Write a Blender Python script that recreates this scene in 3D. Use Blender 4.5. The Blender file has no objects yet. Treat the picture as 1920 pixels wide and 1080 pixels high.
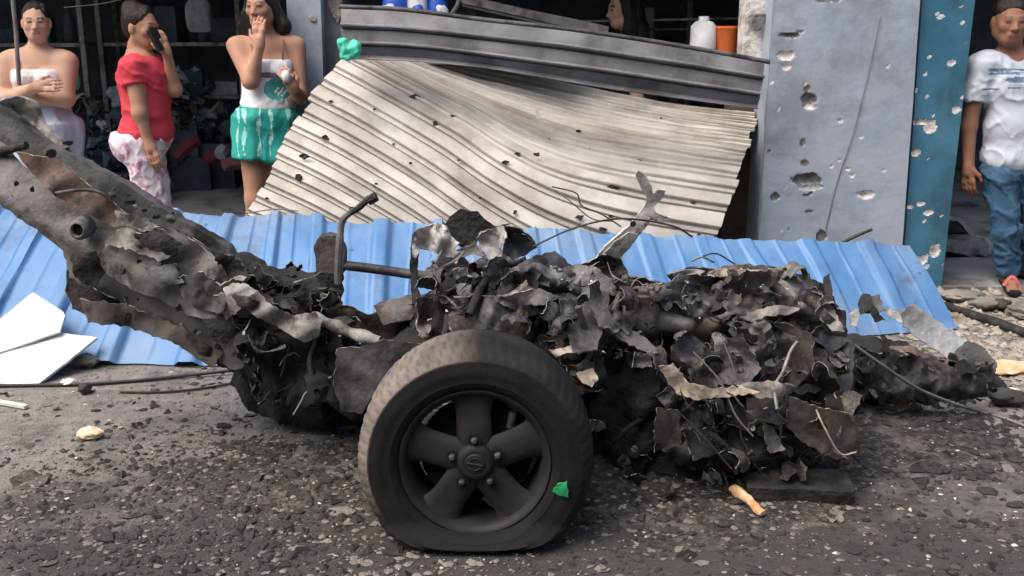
import bpy, bmesh, math, random
import numpy as np
from mathutils import Vector, Matrix, Euler, noise as mnoise
from mathutils.geometry import delaunay_2d_cdt

random.seed(11)
SC = bpy.context.scene
COL = SC.collection

# ------------------------------------------------------------------ camera
CAM_H = 1.48
PITCH = math.radians(14.9)
F = 1912.0
cam_d = bpy.data.cameras.new('camera')
cam_d.sensor_width = 36.0
cam_d.lens = 36.0 * F / 1920.0
cam_d.clip_start = 0.05
cam_d.clip_end = 500.0
cam = bpy.data.objects.new('camera', cam_d)
cam.location = (0, 0, CAM_H)
cam.rotation_euler = (math.radians(90) - PITCH, 0, 0)
COL.objects.link(cam)
SC.camera = cam

# ------------------------------------------------------------------ sky, sun, exposure
SUN_EL, SUN_AZ = math.radians(58), math.radians(-125)      # azimuth measured from +Y towards +X
world = bpy.data.worlds.new('World')
SC.world = world
world.use_nodes = True
wn = world.node_tree
wn.nodes.clear()
wo = wn.nodes.new('ShaderNodeOutputWorld')
wb = wn.nodes.new('ShaderNodeBackground')
ws = wn.nodes.new('ShaderNodeTexSky')
ws.sky_type = 'NISHITA'
ws.sun_disc = False
ws.sun_elevation = SUN_EL
ws.sun_rotation = SUN_AZ
ws.air_density = 1.0
ws.dust_density = 6.0
ws.ozone_density = 0.6
wb.inputs['Strength'].default_value = 0.15
wn.links.new(ws.outputs[0], wb.inputs[0])
wn.links.new(wb.outputs[0], wo.inputs[0])
sun_d = bpy.data.lights.new('sun', 'SUN')
sun_d.energy = 1.05
sun_d.angle = math.radians(45)
sun_d.color = (1.0, 0.96, 0.9)
sun = bpy.data.objects.new('sun', sun_d)
sdir = Vector((math.sin(SUN_AZ) * math.cos(SUN_EL), math.cos(SUN_AZ) * math.cos(SUN_EL), math.sin(SUN_EL)))
sun.rotation_euler = sdir.to_track_quat('Z', 'Y').to_euler()
sun.location = sdir * 20
COL.objects.link(sun)
SC.view_settings.view_transform = 'Standard'
SC.view_settings.look = 'None'
SC.view_settings.gamma = 1.0
SC.view_settings.use_curve_mapping = False
SC.view_settings.exposure = 0.88

# ------------------------------------------------------------------ layout helpers (real depth Y in metres)
_fw = np.array([0, math.cos(PITCH), -math.sin(PITCH)])
_up = np.array([0, math.sin(PITCH), math.cos(PITCH)])


def P(px, py, Y):
    d = _fw + _up * ((540.0 - py) / F)
    t = Y / d[1]
    return Vector(((px - 960.0) / F * t, Y, CAM_H + d[2] * t))


def G(px, py, z=0.0):
    d = _fw + _up * ((540.0 - py) / F)
    t = (z - CAM_H) / d[2]
    return Vector(((px - 960.0) / F * t, d[1] * t, z))


# ------------------------------------------------------------------ materials
MATS = {}


def pm(name, cols, scale=6.0, detail=8.0, rough=(0.55, 0.85), metal=0.0, bump=0.25, bscale=45.0,
       stretch=(1, 1, 1), dirt=None, dirt_scale=1.6, dirt_rng=(0.48, 0.62), spots=None, spot_scale=30.0, spot_thr=0.18,
       spec=0.4, attr=None, contrast=(0.3, 0.7), dirt2=None, dirt2_scale=4.0, dirt2_rng=(0.56, 0.72), dirt2_stretch=(1, 1, 1)):
    m = bpy.data.materials.new(name)
    m.use_nodes = True
    nt = m.node_tree
    N, L = nt.nodes, nt.links
    b = N['Principled BSDF']
    tc = N.new('ShaderNodeTexCoord')
    oi = N.new('ShaderNodeObjectInfo')
    add = N.new('ShaderNodeVectorMath'); add.operation = 'MULTIPLY_ADD'
    L.new(oi.outputs['Random'], add.inputs[0])
    add.inputs[1].default_value = (13.1, 7.7, 5.3)
    L.new(tc.outputs['Object'], add.inputs[2])
    mp = N.new('ShaderNodeMapping')
    mp.inputs['Scale'].default_value = stretch
    L.new(add.outputs[0], mp.inputs[0])
    nz = N.new('ShaderNodeTexNoise')
    nz.inputs['Scale'].default_value = scale
    nz.inputs['Detail'].default_value = detail
    nz.inputs['Roughness'].default_value = 0.62
    nz.inputs['Distortion'].default_value = 0.4
    L.new(mp.outputs[0], nz.inputs['Vector'])
    rp = N.new('ShaderNodeValToRGB')
    el = rp.color_ramp.elements
    n = len(cols)
    lo, hi = contrast
    el[0].position = lo; el[0].color = (*cols[0], 1)
    el[1].position = hi; el[1].color = (*cols[-1], 1)
    for i in range(1, n - 1):
        e = el.new(lo + (hi - lo) * i / (n - 1)); e.color = (*cols[i], 1)
    L.new(nz.outputs['Fac'], rp.inputs[0])
    col = rp.outputs[0]
    if dirt is not None:
        n2 = N.new('ShaderNodeTexNoise'); n2.inputs['Scale'].default_value = dirt_scale
        n2.inputs['Detail'].default_value = 10; n2.inputs['Roughness'].default_value = 0.65
        L.new(add.outputs[0], n2.inputs['Vector'])
        mr = N.new('ShaderNodeMapRange'); mr.inputs[1].default_value = dirt_rng[0]; mr.inputs[2].default_value = dirt_rng[1]
        L.new(n2.outputs['Fac'], mr.inputs[0])
        mx = N.new('ShaderNodeMix'); mx.data_type = 'RGBA'
        L.new(mr.outputs[0], mx.inputs[0]); L.new(col, mx.inputs[6]); mx.inputs[7].default_value = (*dirt, 1)
        col = mx.outputs[2]
    if dirt2 is not None:
        mp2 = N.new('ShaderNodeMapping'); mp2.inputs['Scale'].default_value = dirt2_stretch; L.new(add.outputs[0], mp2.inputs[0])
        n2 = N.new('ShaderNodeTexNoise'); n2.inputs['Scale'].default_value = dirt2_scale
        n2.inputs['Detail'].default_value = 12; n2.inputs['Roughness'].default_value = 0.72
        L.new(mp2.outputs[0], n2.inputs['Vector'])
        mr = N.new('ShaderNodeMapRange'); mr.inputs[1].default_value = dirt2_rng[0]; mr.inputs[2].default_value = dirt2_rng[1]
        L.new(n2.outputs['Fac'], mr.inputs[0])
        mx = N.new('ShaderNodeMix'); mx.data_type = 'RGBA'
        L.new(mr.outputs[0], mx.inputs[0]); L.new(col, mx.inputs[6]); mx.inputs[7].default_value = (*dirt2, 1)
        col = mx.outputs[2]
    if spots is not None:
        vo = N.new('ShaderNodeTexVoronoi'); vo.inputs['Scale'].default_value = spot_scale
        L.new(mp.outputs[0], vo.inputs['Vector'])
        lt = N.new('ShaderNodeMapRange'); lt.inputs[1].default_value = spot_thr; lt.inputs[2].default_value = spot_thr * 0.7
        L.new(vo.outputs['Distance'], lt.inputs[0])
        mx = N.new('ShaderNodeMix'); mx.data_type = 'RGBA'
        L.new(lt.outputs[0], mx.inputs[0]); L.new(col, mx.inputs[6]); mx.inputs[7].default_value = (*spots, 1)
        col = mx.outputs[2]
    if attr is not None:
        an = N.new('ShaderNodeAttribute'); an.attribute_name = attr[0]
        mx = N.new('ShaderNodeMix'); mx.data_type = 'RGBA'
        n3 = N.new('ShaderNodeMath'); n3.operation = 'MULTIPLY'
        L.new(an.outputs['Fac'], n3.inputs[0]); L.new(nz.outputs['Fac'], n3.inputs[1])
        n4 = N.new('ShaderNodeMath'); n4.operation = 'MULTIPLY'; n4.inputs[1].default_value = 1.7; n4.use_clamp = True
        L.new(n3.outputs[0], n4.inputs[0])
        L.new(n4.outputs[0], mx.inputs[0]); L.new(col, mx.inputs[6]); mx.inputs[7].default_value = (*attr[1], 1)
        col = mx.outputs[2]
    L.new(col, b.inputs['Base Color'])
    rr = N.new('ShaderNodeMapRange'); rr.inputs[1].default_value = 0.3; rr.inputs[2].default_value = 0.7
    rr.inputs[3].default_value = rough[0]; rr.inputs[4].default_value = rough[1]
    L.new(nz.outputs['Fac'], rr.inputs[0]); L.new(rr.outputs[0], b.inputs['Roughness'])
    b.inputs['Metallic'].default_value = metal
    b.inputs['Specular IOR Level'].default_value = spec
    if bump > 0:
        nb = N.new('ShaderNodeTexNoise'); nb.inputs['Scale'].default_value = bscale; nb.inputs['Detail'].default_value = 6
        L.new(mp.outputs[0], nb.inputs['Vector'])
        bp = N.new('ShaderNodeBump'); bp.inputs['Strength'].default_value = bump; bp.inputs['Distance'].default_value = 0.02
        L.new(nb.outputs['Fac'], bp.inputs['Height']); L.new(bp.outputs[0], b.inputs['Normal'])
    MATS[name] = m
    return m


# wreck metals
pm('burnt_steel', [(.022, .021, .022), (.065, .062, .065), (.15, .144, .15)], scale=9, metal=.35, rough=(.42, .7), dirt=(.085, .062, .048), dirt_scale=5)
pm('burnt_violet', [(.03, .027, .031), (.08, .073, .083), (.15, .14, .155)], scale=6, metal=.35, rough=(.38, .6), dirt=(.02, .018, .018), dirt_scale=7)
pm('burnt_brown', [(.022, .019, .018), (.062, .052, .047), (.13, .112, .102)], scale=8, metal=.15, rough=(.6, .85), dirt=(.14, .125, .115), dirt_scale=6)
pm('crushed_body', [(.03, .028, .03), (.085, .079, .086), (.16, .15, .158), (.20, .175, .16)], scale=5, metal=.2, rough=(.42, .7), dirt=(.32, .305, .29), dirt_scale=7, dirt_rng=(.55, .70), dirt2=(.014, .013, .013), dirt2_scale=4, dirt2_rng=(.52, .60))
pm('crushed_black', [(.008, .0075, .008), (.022, .02, .021), (.06, .053, .05)], scale=8, metal=.1, rough=(.55, .85), dirt=(.11, .095, .085), dirt_scale=8, dirt_rng=(.58, .72))
pm('soot', [(.006, .006, .007), (.014, .013, .014), (.035, .033, .034)], scale=10, rough=(.7, .95), bump=.6, bscale=60, dirt=(.05, .04, .033), dirt_scale=6, dirt_rng=(.56, .68))
pm('ash_metal', [(.10, .095, .09), (.24, .23, .22), (.42, .41, .39)], scale=12, metal=.1, rough=(.6, .9), dirt=(.05, .045, .043), dirt_scale=9, dirt_rng=(.5, .6))
pm('bright_aluminium', [(.30, .295, .29), (.5, .49, .475), (.68, .67, .65)], scale=14, metal=.08, rough=(.6, .85), dirt=(.10, .09, .085), dirt_scale=14, dirt_rng=(.54, .64))
pm('beam_paint', [(.06, .058, .058), (.12, .114, .114), (.21, .202, .198)], scale=4.5, metal=.12, rough=(.5, .75), dirt=(.30, .285, .27), dirt_scale=5, dirt_rng=(.54, .72), dirt2=(.022, .02, .021), dirt2_scale=4.5, dirt2_rng=(.54, .64))
pm('beam_dark', [(.045, .045, .048), (.085, .085, .088), (.15, .15, .15)], scale=5, metal=.25, rough=(.5, .75), dirt=(.02, .02, .021), dirt_scale=6)
pm('rust', [(.07, .045, .036), (.15, .10, .082), (.24, .18, .155)], scale=8, rough=(.7, .9), dirt=(.05, .045, .045), dirt_scale=8)
pm('tan_tear', [(.22, .17, .13), (.40, .34, .28), (.55, .5, .44)], scale=12, rough=(.6, .9), dirt=(.07, .055, .05), dirt_scale=12)
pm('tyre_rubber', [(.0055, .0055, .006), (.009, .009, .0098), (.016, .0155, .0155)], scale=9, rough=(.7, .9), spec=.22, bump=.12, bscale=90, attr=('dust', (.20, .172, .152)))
pm('rim_alloy', [(.009, .009, .010), (.016, .016, .0175), (.027, .0265, .028)], scale=7, metal=.1, spec=.3, rough=(.55, .8), bump=.08, dirt=(.024, .022, .020), dirt_scale=5, dirt_rng=(.44, .7), dirt2=(.006, .006, .006), dirt2_scale=12, dirt2_rng=(.58, .7))  # grey alloy painted near black to carry the foreground dimming
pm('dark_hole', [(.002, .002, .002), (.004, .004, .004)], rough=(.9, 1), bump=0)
# setting
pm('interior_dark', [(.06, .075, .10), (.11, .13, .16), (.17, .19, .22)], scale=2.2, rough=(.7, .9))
pm('shop_floor', [(.26, .275, .29), (.34, .355, .375), (.42, .43, .45)], scale=2.5, rough=(.35, .6), bump=.05, dirt=(.1, .1, .1), dirt_scale=3)
pm('pillar_grey', [(.30, .355, .43), (.345, .40, .475), (.385, .44, .515)], scale=3.2, rough=(.45, .7), bump=.14, bscale=26, dirt=(.24, .275, .315), dirt_scale=2.4, dirt2=(.17, .19, .21), dirt2_scale=3.5, dirt2_rng=(.58, .8), dirt2_stretch=(2.2, 1, .35))
pm('pillar_teal', [(.035, .135, .21), (.048, .165, .25), (.06, .19, .28)], scale=2.2, rough=(.4, .6), bump=.10, bscale=26, dirt=(.035, .105, .15), dirt_scale=3, dirt2=(.09, .17, .21), dirt2_scale=4, dirt2_rng=(.57, .75), dirt2_stretch=(2.2, 1, .4))
pm('plaster', [(.5, .48, .46), (.68, .66, .63), (.78, .77, .75)], scale=14, rough=(.85, 1), bump=.5, dirt=(.28, .26, .25), dirt_scale=10)
pm('plaster_dark', [(.06, .06, .065), (.13, .13, .135), (.25, .25, .25)], scale=18, rough=(.9, 1), bump=.5)
pm('concrete', [(.22, .235, .25), (.30, .31, .32), (.38, .39, .40)], scale=20, rough=(.85, 1), bump=.5)
pm('slat_cream', [(.40, .38, .35), (.51, .49, .455), (.60, .58, .545)], scale=1.6, rough=(.4, .6), metal=.05, bump=.05, dirt=(.27, .243, .212), dirt_scale=2.2, dirt_rng=(.44, .68), stretch=(1, 1, 2.5), spots=(.10, .09, .08), spot_scale=9, spot_thr=.045)
pm('slat_grey', [(.14, .14, .15), (.19, .19, .20), (.235, .235, .245)], scale=2.2, rough=(.35, .55), metal=.1, bump=.05, dirt=(.10, .098, .098), dirt_scale=3)
pm('sheet_blue', [(.06, .175, .385), (.085, .21, .42), (.125, .25, .45)], scale=2.6, rough=(.4, .6), metal=.05, bump=.08, dirt=(.17, .245, .37), dirt_scale=1.8, dirt_rng=(.46, .66), dirt2=(.075, .10, .16), dirt2_scale=4, dirt2_rng=(.55, .72), spots=(.04, .12, .33), spot_scale=7.5, spot_thr=.10)
pm('white_board', [(.52, .52, .505), (.62, .62, .605), (.70, .70, .69)], scale=3, rough=(.5, .7), bump=.05, dirt=(.5, .55, .54), dirt_scale=3.5, dirt_rng=(.5,.75))
pm('wire_black', [(.02, .02, .021), (.04, .038, .037)], rough=(.5, .7), bump=0)
pm('wire_grey', [(.12, .11, .11), (.22, .21, .2)], rough=(.5, .7), bump=0)
pm('steel_bar', [(.15, .145, .14), (.26, .25, .245), (.36, .355, .35)], scale=10, metal=.3, rough=(.4, .65), dirt=(.09, .08, .075), dirt_scale=9)
pm('plastic_green', [(.02, .36, .22), (.05, .52, .36), (.12, .62, .47)], scale=14, rough=(.35, .55), bump=.2)
pm('plastic_bright_green', [(.01, .22, .08), (.02, .34, .12), (.06, .42, .18)], scale=25, rough=(.35, .55), bump=.1)
pm('plastic_orange', [(.62, .12, .02), (.75, .19, .05)], rough=(.35, .55), bump=.05)
pm('plastic_white', [(.6, .62, .66), (.74, .75, .78)], rough=(.4, .6), bump=.05, dirt=(.45, .47, .5), dirt_scale=6)
pm('plastic_blue', [(.015, .07, .45), (.02, .10, .6)], rough=(.3, .5), bump=.05)
pm('foam_tan', [(.55, .42, .27), (.72, .58, .40), (.8, .7, .53)], scale=25, rough=(.85, 1), bump=.5)
pm('bone_wood', [(.45, .25, .11), (.62, .42, .25), (.74, .63, .52)], scale=10, rough=(.6, .85), bump=.3)
pm('char_wood', [(.008, .008, .009), (.018, .017, .017), (.045, .042, .04)], scale=14, rough=(.7, .95), bump=.6, dirt=(.09, .085, .078), dirt_scale=6, dirt_rng=(.55, .7))
pm('silver_car', [(.22, .23, .24), (.32, .33, .34), (.42, .43, .44)], scale=6, metal=.3, rough=(.35, .6), dirt=(.14, .13, .125), dirt_scale=6)
pm('car_glass', [(.02, .035, .04), (.05, .07, .08)], rough=(.1, .25), bump=0, spec=.6)
pm('rubble_tan', [(.16, .135, .11), (.28, .245, .21), (.40, .36, .32)], scale=9, rough=(.85, 1), bump=.5)
# chips
pm('chip_dark', [(.012, .012, .012), (.03, .029, .029), (.06, .057, .055)], scale=6, rough=(.7, .95))
pm('chip_grey', [(.10, .092, .085), (.17, .156, .144), (.25, .232, .214)], scale=6, rough=(.75, .95))
pm('chip_pale', [(.30, .285, .26), (.45, .43, .4), (.62, .6, .57)], scale=6, rough=(.7, .95))
pm('ash_ground', [(.012, .0115, .0115), (.04, .037, .035), (.13, .118, .108)], scale=26, rough=(.85, 1), bump=.8, bscale=70, dirt=(.15, .135, .122), dirt_scale=5, dirt_rng=(.54, .68))
# merchandise
for nm, c in (('cloth_slate', (.06, .075, .095)), ('cloth_teal', (.05, .10, .12)), ('cloth_pale', (.30, .33, .37)), ('cloth_maroon', (.16, .035, .045)), ('cloth_brown', (.10, .065, .05)), ('cloth_pink', (.32, .14, .16))):
    pm(nm, [tuple(x * .6 for x in c), c, tuple(min(1, x * 1.4) for x in c)], scale=8, rough=(.7, .95))
# people
pm('skin_light', [(.50, .30, .215), (.56, .345, .25), (.61, .39, .29)], scale=5, spec=.25, rough=(.6, .75), bump=.05, bscale=80)
pm('skin_mid', [(.38, .205, .135), (.44, .245, .165), (.49, .28, .195)], scale=5, spec=.25, rough=(.6, .75), bump=.05, bscale=80)
pm('skin_brown', [(.20, .095, .06), (.25, .122, .08), (.29, .15, .10)], scale=5, spec=.25, rough=(.6, .75), bump=.05, bscale=80)
pm('lips', [(.36, .17, .13), (.42, .20, .155)], rough=(.4, .5), bump=0)
pm('lips_brown', [(.20, .085, .062), (.24, .105, .078)], rough=(.4, .5), bump=0)
pm('brow_eye', [(.10, .055, .04), (.13, .075, .055)], rough=(.4, .6), bump=0)
pm('hair_black', [(.006, .005, .005), (.014, .011, .010), (.03, .024, .02)], scale=20, stretch=(6, 6, .6), rough=(.3, .5), bump=.5, bscale=40)
pm('hair_brown', [(.012, .009, .008), (.028, .02, .017), (.05, .036, .03)], scale=20, stretch=(6, 6, .8), rough=(.35, .55), bump=.5, bscale=40)
pm('tee_red', [(.55, .04, .065), (.64, .055, .085), (.70, .075, .11)], scale=4, rough=(.8, .95), bump=.15, bscale=120)
pm('leopard', [(.78, .72, .76), (.80, .74, .78), (.60, .36, .50), (.50, .26, .42)], scale=17, detail=2, rough=(.8, .95), bump=.1, contrast=(.40, .66))
pm('top_white', [(.74, .75, .78), (.8, .81, .83), (.82, .83, .85)], scale=4, rough=(.8, .95), bump=.1, bscale=120)
pm('print_teal', [(.02, .25, .24), (.05, .36, .34), (.14, .44, .42)], scale=18, rough=(.8, .95), bump=0)
pm('print_purple', [(.20, .14, .2), (.30, .22, .28)], scale=18, rough=(.8, .95), bump=0)
pm('shorts_teal', [(.01, .24, .21), (.016, .32, .28), (.03, .38, .34)], scale=7, rough=(.6, .85), bump=.1)
pm('shorts_stripe', [(.16, .52, .47), (.32, .62, .58), (.5, .72, .68)], scale=16, rough=(.6, .85), bump=.1)
pm('top_pink', [(.72, .60, .64), (.78, .74, .76), (.70, .42, .50)], scale=14, rough=(.8, .95), bump=.1)
pm('skirt_grey', [(.36, .42, .53), (.43, .49, .60), (.49, .55, .65)], scale=3, rough=(.8, .95), bump=.1)
pm('tee_white', [(.42, .48, .56), (.48, .54, .62), (.53, .59, .66)], scale=3, rough=(.8, .95), bump=.12, bscale=120)
pm('print_navy', [(.06, .10, .19), (.12, .19, .30), (.24, .31, .42)], scale=25, rough=(.8, .95), bump=0)
pm('jeans', [(.016, .05, .10), (.032, .09, .16), (.09, .18, .27)], scale=5, rough=(.8, .95), bump=.2, bscale=120)
pm('sandal_red', [(.36, .07, .06), (.45, .12, .10)], rough=(.5, .7), bump=0)
pm('black_cloth', [(.008, .008, .009), (.016, .016, .018)], rough=(.8, .95), bump=.1)
pm('strap_brown', [(.13, .07, .05), (.2, .11, .08)], rough=(.5, .7), bump=0)


def asphalt_material():
    m = bpy.data.materials.new('asphalt')
    m.use_nodes = True
    nt = m.node_tree; N, L = nt.nodes, nt.links
    b = N['Principled BSDF']
    tc = N.new('ShaderNodeTexCoord')

    def noise(scale, det=8, ro=.6):
        n = N.new('ShaderNodeTexNoise'); n.inputs['Scale'].default_value = scale
        n.inputs['Detail'].default_value = det; n.inputs['Roughness'].default_value = ro
        L.new(tc.outputs['Object'], n.inputs['Vector']); return n.outputs['Fac']

    def ramp(fac, a, bb, c0, c1):
        r = N.new('ShaderNodeValToRGB'); e = r.color_ramp.elements
        e[0].position = a; e[0].color = (*c0, 1); e[1].position = bb; e[1].color = (*c1, 1)
        L.new(fac, r.inputs[0]); return r.outputs[0]

    def mix(fac, c0, c1):
        x = N.new('ShaderNodeMix'); x.data_type = 'RGBA'
        L.new(fac, x.inputs[0]); L.new(c0, x.inputs[6])
        if isinstance(c1, tuple): x.inputs[7].default_value = (*c1, 1)
        else: L.new(c1, x.inputs[7])
        return x.outputs[2]
    grain = ramp(noise(150, 4, .7), .3, .75, (.095, .092, .090), (.30, .288, .278))
    dust = ramp(noise(14, 9, .7), .42, .66, (0, 0, 0), (1, 1, 1))
    base = mix(dust, grain, (.29, .272, .258))
    # ragged soot round the wreck, widened towards the camera to paint foreground darkening
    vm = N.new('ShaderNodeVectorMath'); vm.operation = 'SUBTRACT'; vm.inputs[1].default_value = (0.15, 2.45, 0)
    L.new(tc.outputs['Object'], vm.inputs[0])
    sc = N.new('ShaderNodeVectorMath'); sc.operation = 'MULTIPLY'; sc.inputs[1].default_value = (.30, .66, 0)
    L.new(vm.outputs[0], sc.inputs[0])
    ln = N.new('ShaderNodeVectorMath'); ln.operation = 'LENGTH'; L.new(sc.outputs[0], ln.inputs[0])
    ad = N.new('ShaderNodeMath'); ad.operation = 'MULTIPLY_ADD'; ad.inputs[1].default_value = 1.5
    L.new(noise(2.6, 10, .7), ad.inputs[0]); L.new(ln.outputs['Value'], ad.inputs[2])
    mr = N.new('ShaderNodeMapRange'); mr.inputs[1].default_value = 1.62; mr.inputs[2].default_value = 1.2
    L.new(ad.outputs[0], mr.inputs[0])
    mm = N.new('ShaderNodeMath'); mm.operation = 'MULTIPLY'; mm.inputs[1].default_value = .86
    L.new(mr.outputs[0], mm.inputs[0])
    # oily and sooty patches with ragged outlines, and brownish dust drifts, over the whole road
    pat = ramp(noise(1.5, 12, .78), .53, .60, (0, 0, 0), (.75, .75, .75))
    base = mix(pat, base, (.045, .042, .040))
    drift = ramp(noise(4.5, 13, .8), .53, .64, (0, 0, 0), (.8, .8, .8))
    base = mix(drift, base, (.25, .213, .182))
    fl = ramp(noise(22, 6, .8), .56, .62, (0, 0, 0), (.85, .85, .85))
    base = mix(fl, base, (.035, .033, .032))
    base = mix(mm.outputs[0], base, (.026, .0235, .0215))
    L.new(base, b.inputs['Base Color'])
    b.inputs['Roughness'].default_value = .88
    bp = N.new('ShaderNodeBump'); bp.inputs['Strength'].default_value = .8; bp.inputs['Distance'].default_value = .012
    L.new(noise(120, 5, .7), bp.inputs['Height']); L.new(bp.outputs[0], b.inputs['Normal'])
    MATS['asphalt'] = m


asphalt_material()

# ------------------------------------------------------------------ object helpers
ORG = {}


def tag(o, label=None, cat=None, group=None, kind=None):
    if label: o['label'] = label
    if cat: o['category'] = cat
    if group: o['group'] = group
    if kind: o['kind'] = kind
    return o


def thing(name, loc, label, cat, group=None):
    o = bpy.data.objects.new(name, None)
    o.empty_display_size = .1
    o.location = loc
    COL.objects.link(o)
    ORG[o.name] = Vector(loc)
    return tag(o, label, cat, group)


def mesh_from(name, verts, faces, smooth=None):
    me = bpy.data.meshes.new(name)
    me.from_pydata([tuple(v) for v in verts], [], [tuple(f) for f in faces])
    me.update()
    if smooth is not None:
        me.shade_smooth()
        if smooth < 179:
            me.set_sharp_from_angle(angle=math.radians(smooth))
    return me


def mk(name, verts, faces, mat, parent=None, org=None, smooth=None, fix=False):
    """One mesh object from world-space vertices; origin at org or at the parent's origin."""
    if parent is not None:
        org = ORG[parent.name]
    elif org is None:
        a = np.array([tuple(v) for v in verts])
        org = Vector(((a[:, 0].min() + a[:, 0].max()) / 2, (a[:, 1].min() + a[:, 1].max()) / 2, a[:, 2].min()))
    org = Vector(org)
    vv = [(v[0] - org.x, v[1] - org.y, v[2] - org.z) for v in verts]
    me = mesh_from(name, vv, faces, smooth)
    if fix:
        bm = bmesh.new(); bm.from_mesh(me)
        bmesh.ops.recalc_face_normals(bm, faces=bm.faces)
        bm.to_mesh(me); bm.free()
        if smooth is not None and smooth < 179:
            me.set_sharp_from_angle(angle=math.radians(smooth))
    mats = mat if isinstance(mat, (list, tuple)) else [mat]
    for k in mats:
        me.materials.append(MATS[k])
    o = bpy.data.objects.new(name, me)
    COL.objects.link(o)
    if parent is not None:
        o.parent = parent
    else:
        o.location = org
    ORG[o.name] = org
    return o


class Geo:
    def __init__(s): s.v = []; s.f = []

    def add(s, v, f):
        k = len(s.v); s.v += [Vector(x) for x in v]; s.f += [tuple(i + k for i in q) for q in f]; return s

    def box(s, c, d, rot=None):
        hx, hy, hz = d[0] / 2, d[1] / 2, d[2] / 2
        R = rot.to_matrix() if rot is not None else Matrix.Identity(3)
        v = [Vector(c) + R @ Vector((x * hx, y * hy, z * hz)) for x in (-1, 1) for y in (-1, 1) for z in (-1, 1)]
        return s.add(v, [(0, 1, 3, 2), (4, 6, 7, 5), (0, 4, 5, 1), (2, 3, 7, 6), (0, 2, 6, 4), (1, 5, 7, 3)])

    def tube(s, pts, r, n=8, cap=True):
        pts = [Vector(p) for p in pts]
        rs = r if isinstance(r, (list, tuple)) else [r] * len(pts)
        v = []; f = []
        u = None
        for i, p in enumerate(pts):
            t = (pts[min(i + 1, len(pts) - 1)] - pts[max(i - 1, 0)]).normalized()
            if u is None:
                u = t.orthogonal().normalized()
            else:
                u = (u - t * u.dot(t)).normalized()
            w = t.cross(u)
            for k in range(n):
                a = 2 * math.pi * k / n
                v.append(p + (u * math.cos(a) + w * math.sin(a)) * rs[i])
        for i in range(len(pts) - 1):
            for k in range(n):
                f.append((i * n + k, i * n + (k + 1) % n, (i + 1) * n + (k + 1) % n, (i + 1) * n + k))
        if cap:
            f.append(tuple(range(n))[::-1]); f.append(tuple((len(pts) - 1) * n + k for k in range(n)))
        return s.add(v, f)


def spline(pts, n=8):
    """Catmull-Rom through the points."""
    pts = [Vector(p) for p in pts]
    q = [pts[0] * 2 - pts[1]] + pts + [pts[-1] * 2 - pts[-2]]
    out = []
    for i in range(1, len(q) - 2):
        a, b, c, d = q[i - 1], q[i], q[i + 1], q[i + 2]
        for k in range(n):
            t = k / n
            out.append(.5 * (2 * b + (c - a) * t + (2 * a - 5 * b + 4 * c - d) * t * t + (3 * b - a - 3 * c + d) * t ** 3))
    out.append(pts[-1])
    return out


def vnoise(p, seed=0, octaves=4, freq=1.0, gain=.5):
    """cheap vectorised pseudo-noise, about -1..1; p is (n,3)"""
    rs = np.random.RandomState(seed)
    out = np.zeros(len(p)); a = 1.0; tot = 0
    for o in range(octaves):
        s = np.zeros(len(p))
        for _ in range(4):
            k = rs.normal(size=3); k /= np.linalg.norm(k)
            k2 = rs.normal(size=3); k2 /= np.linalg.norm(k2)
            s += np.sin(p @ k * freq * 6.28 + rs.rand() * 6.28 + 1.3 * np.sin(p @ k2 * freq * 4.1 + rs.rand() * 6.28))
        out += a * s / 4 * 1.6; tot += a
        a *= gain; freq *= 2.03
    return out / tot


def creases(p, seed, freq, n=6):
    """folded-plane crumple, sharp creases; p (n,2) metres -> about -1..1"""
    rs = np.random.RandomState(seed)
    out = np.zeros(len(p)); tot = 0
    q = p + .05 * np.stack([np.sin(p[:, 1] * 9 + rs.rand() * 6), np.sin(p[:, 0] * 11 + rs.rand() * 6)], 1)
    for i in range(n):
        a = rs.rand() * math.pi
        k = np.array([math.cos(a), math.sin(a)]) * freq * (0.5 + 1.2 * rs.rand() + i * .25)
        x = q @ k + rs.rand()
        t = np.abs((x % 1.0) - .5) * 4 - 1
        w = 1.0 / (1 + i * .45)
        out += w * t; tot += w
    return out / tot * 1.5


def inside(px, py, poly):
    c = False; n = len(poly); j = n - 1
    for i in range(n):
        xi, yi = poly[i]; xj, yj = poly[j]
        if (yi > py) != (yj > py) and px < (xj - xi) * (py - yi) / (yj - yi + 1e-9) + xi:
            c = not c
        j = i
    return c


def plate(poly, step, jag, rnd):
    """jittered triangulation of a torn outline -> points (n,2), triangles"""
    b = []
    n = len(poly)
    for i in range(n):
        a, c = poly[i], poly[(i + 1) % n]
        L = math.hypot(c[0] - a[0], c[1] - a[1]); k = max(1, int(L / step))
        for j in range(k):
            t = j / k
            jx = rnd.uniform(-jag, jag) if j else 0; jy = rnd.uniform(-jag, jag) if j else 0
            b.append((a[0] + (c[0] - a[0]) * t + jx, a[1] + (c[1] - a[1]) * t + jy))
    pts = [Vector(q) for q in b]
    edges = [(i, (i + 1) % len(b)) for i in range(len(b))]
    xs = [q[0] for q in poly]; ys = [q[1] for q in poly]
    y = min(ys) + step / 2
    while y < max(ys):
        x = min(xs) + step / 2
        while x < max(xs):
            qx = x + rnd.uniform(-.3, .3) * step; qy = y + rnd.uniform(-.3, .3) * step
            if inside(qx, qy, b) and min(math.hypot(qx - p[0], qy - p[1]) for p in b) > step * .45:
                pts.append(Vector((qx, qy)))
            x += step
        y += step
    r = delaunay_2d_cdt(pts, edges, [], 1, 1e-6)
    return np.array([tuple(v) for v in r[0]]), [tuple(f) for f in r[2]]


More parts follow.
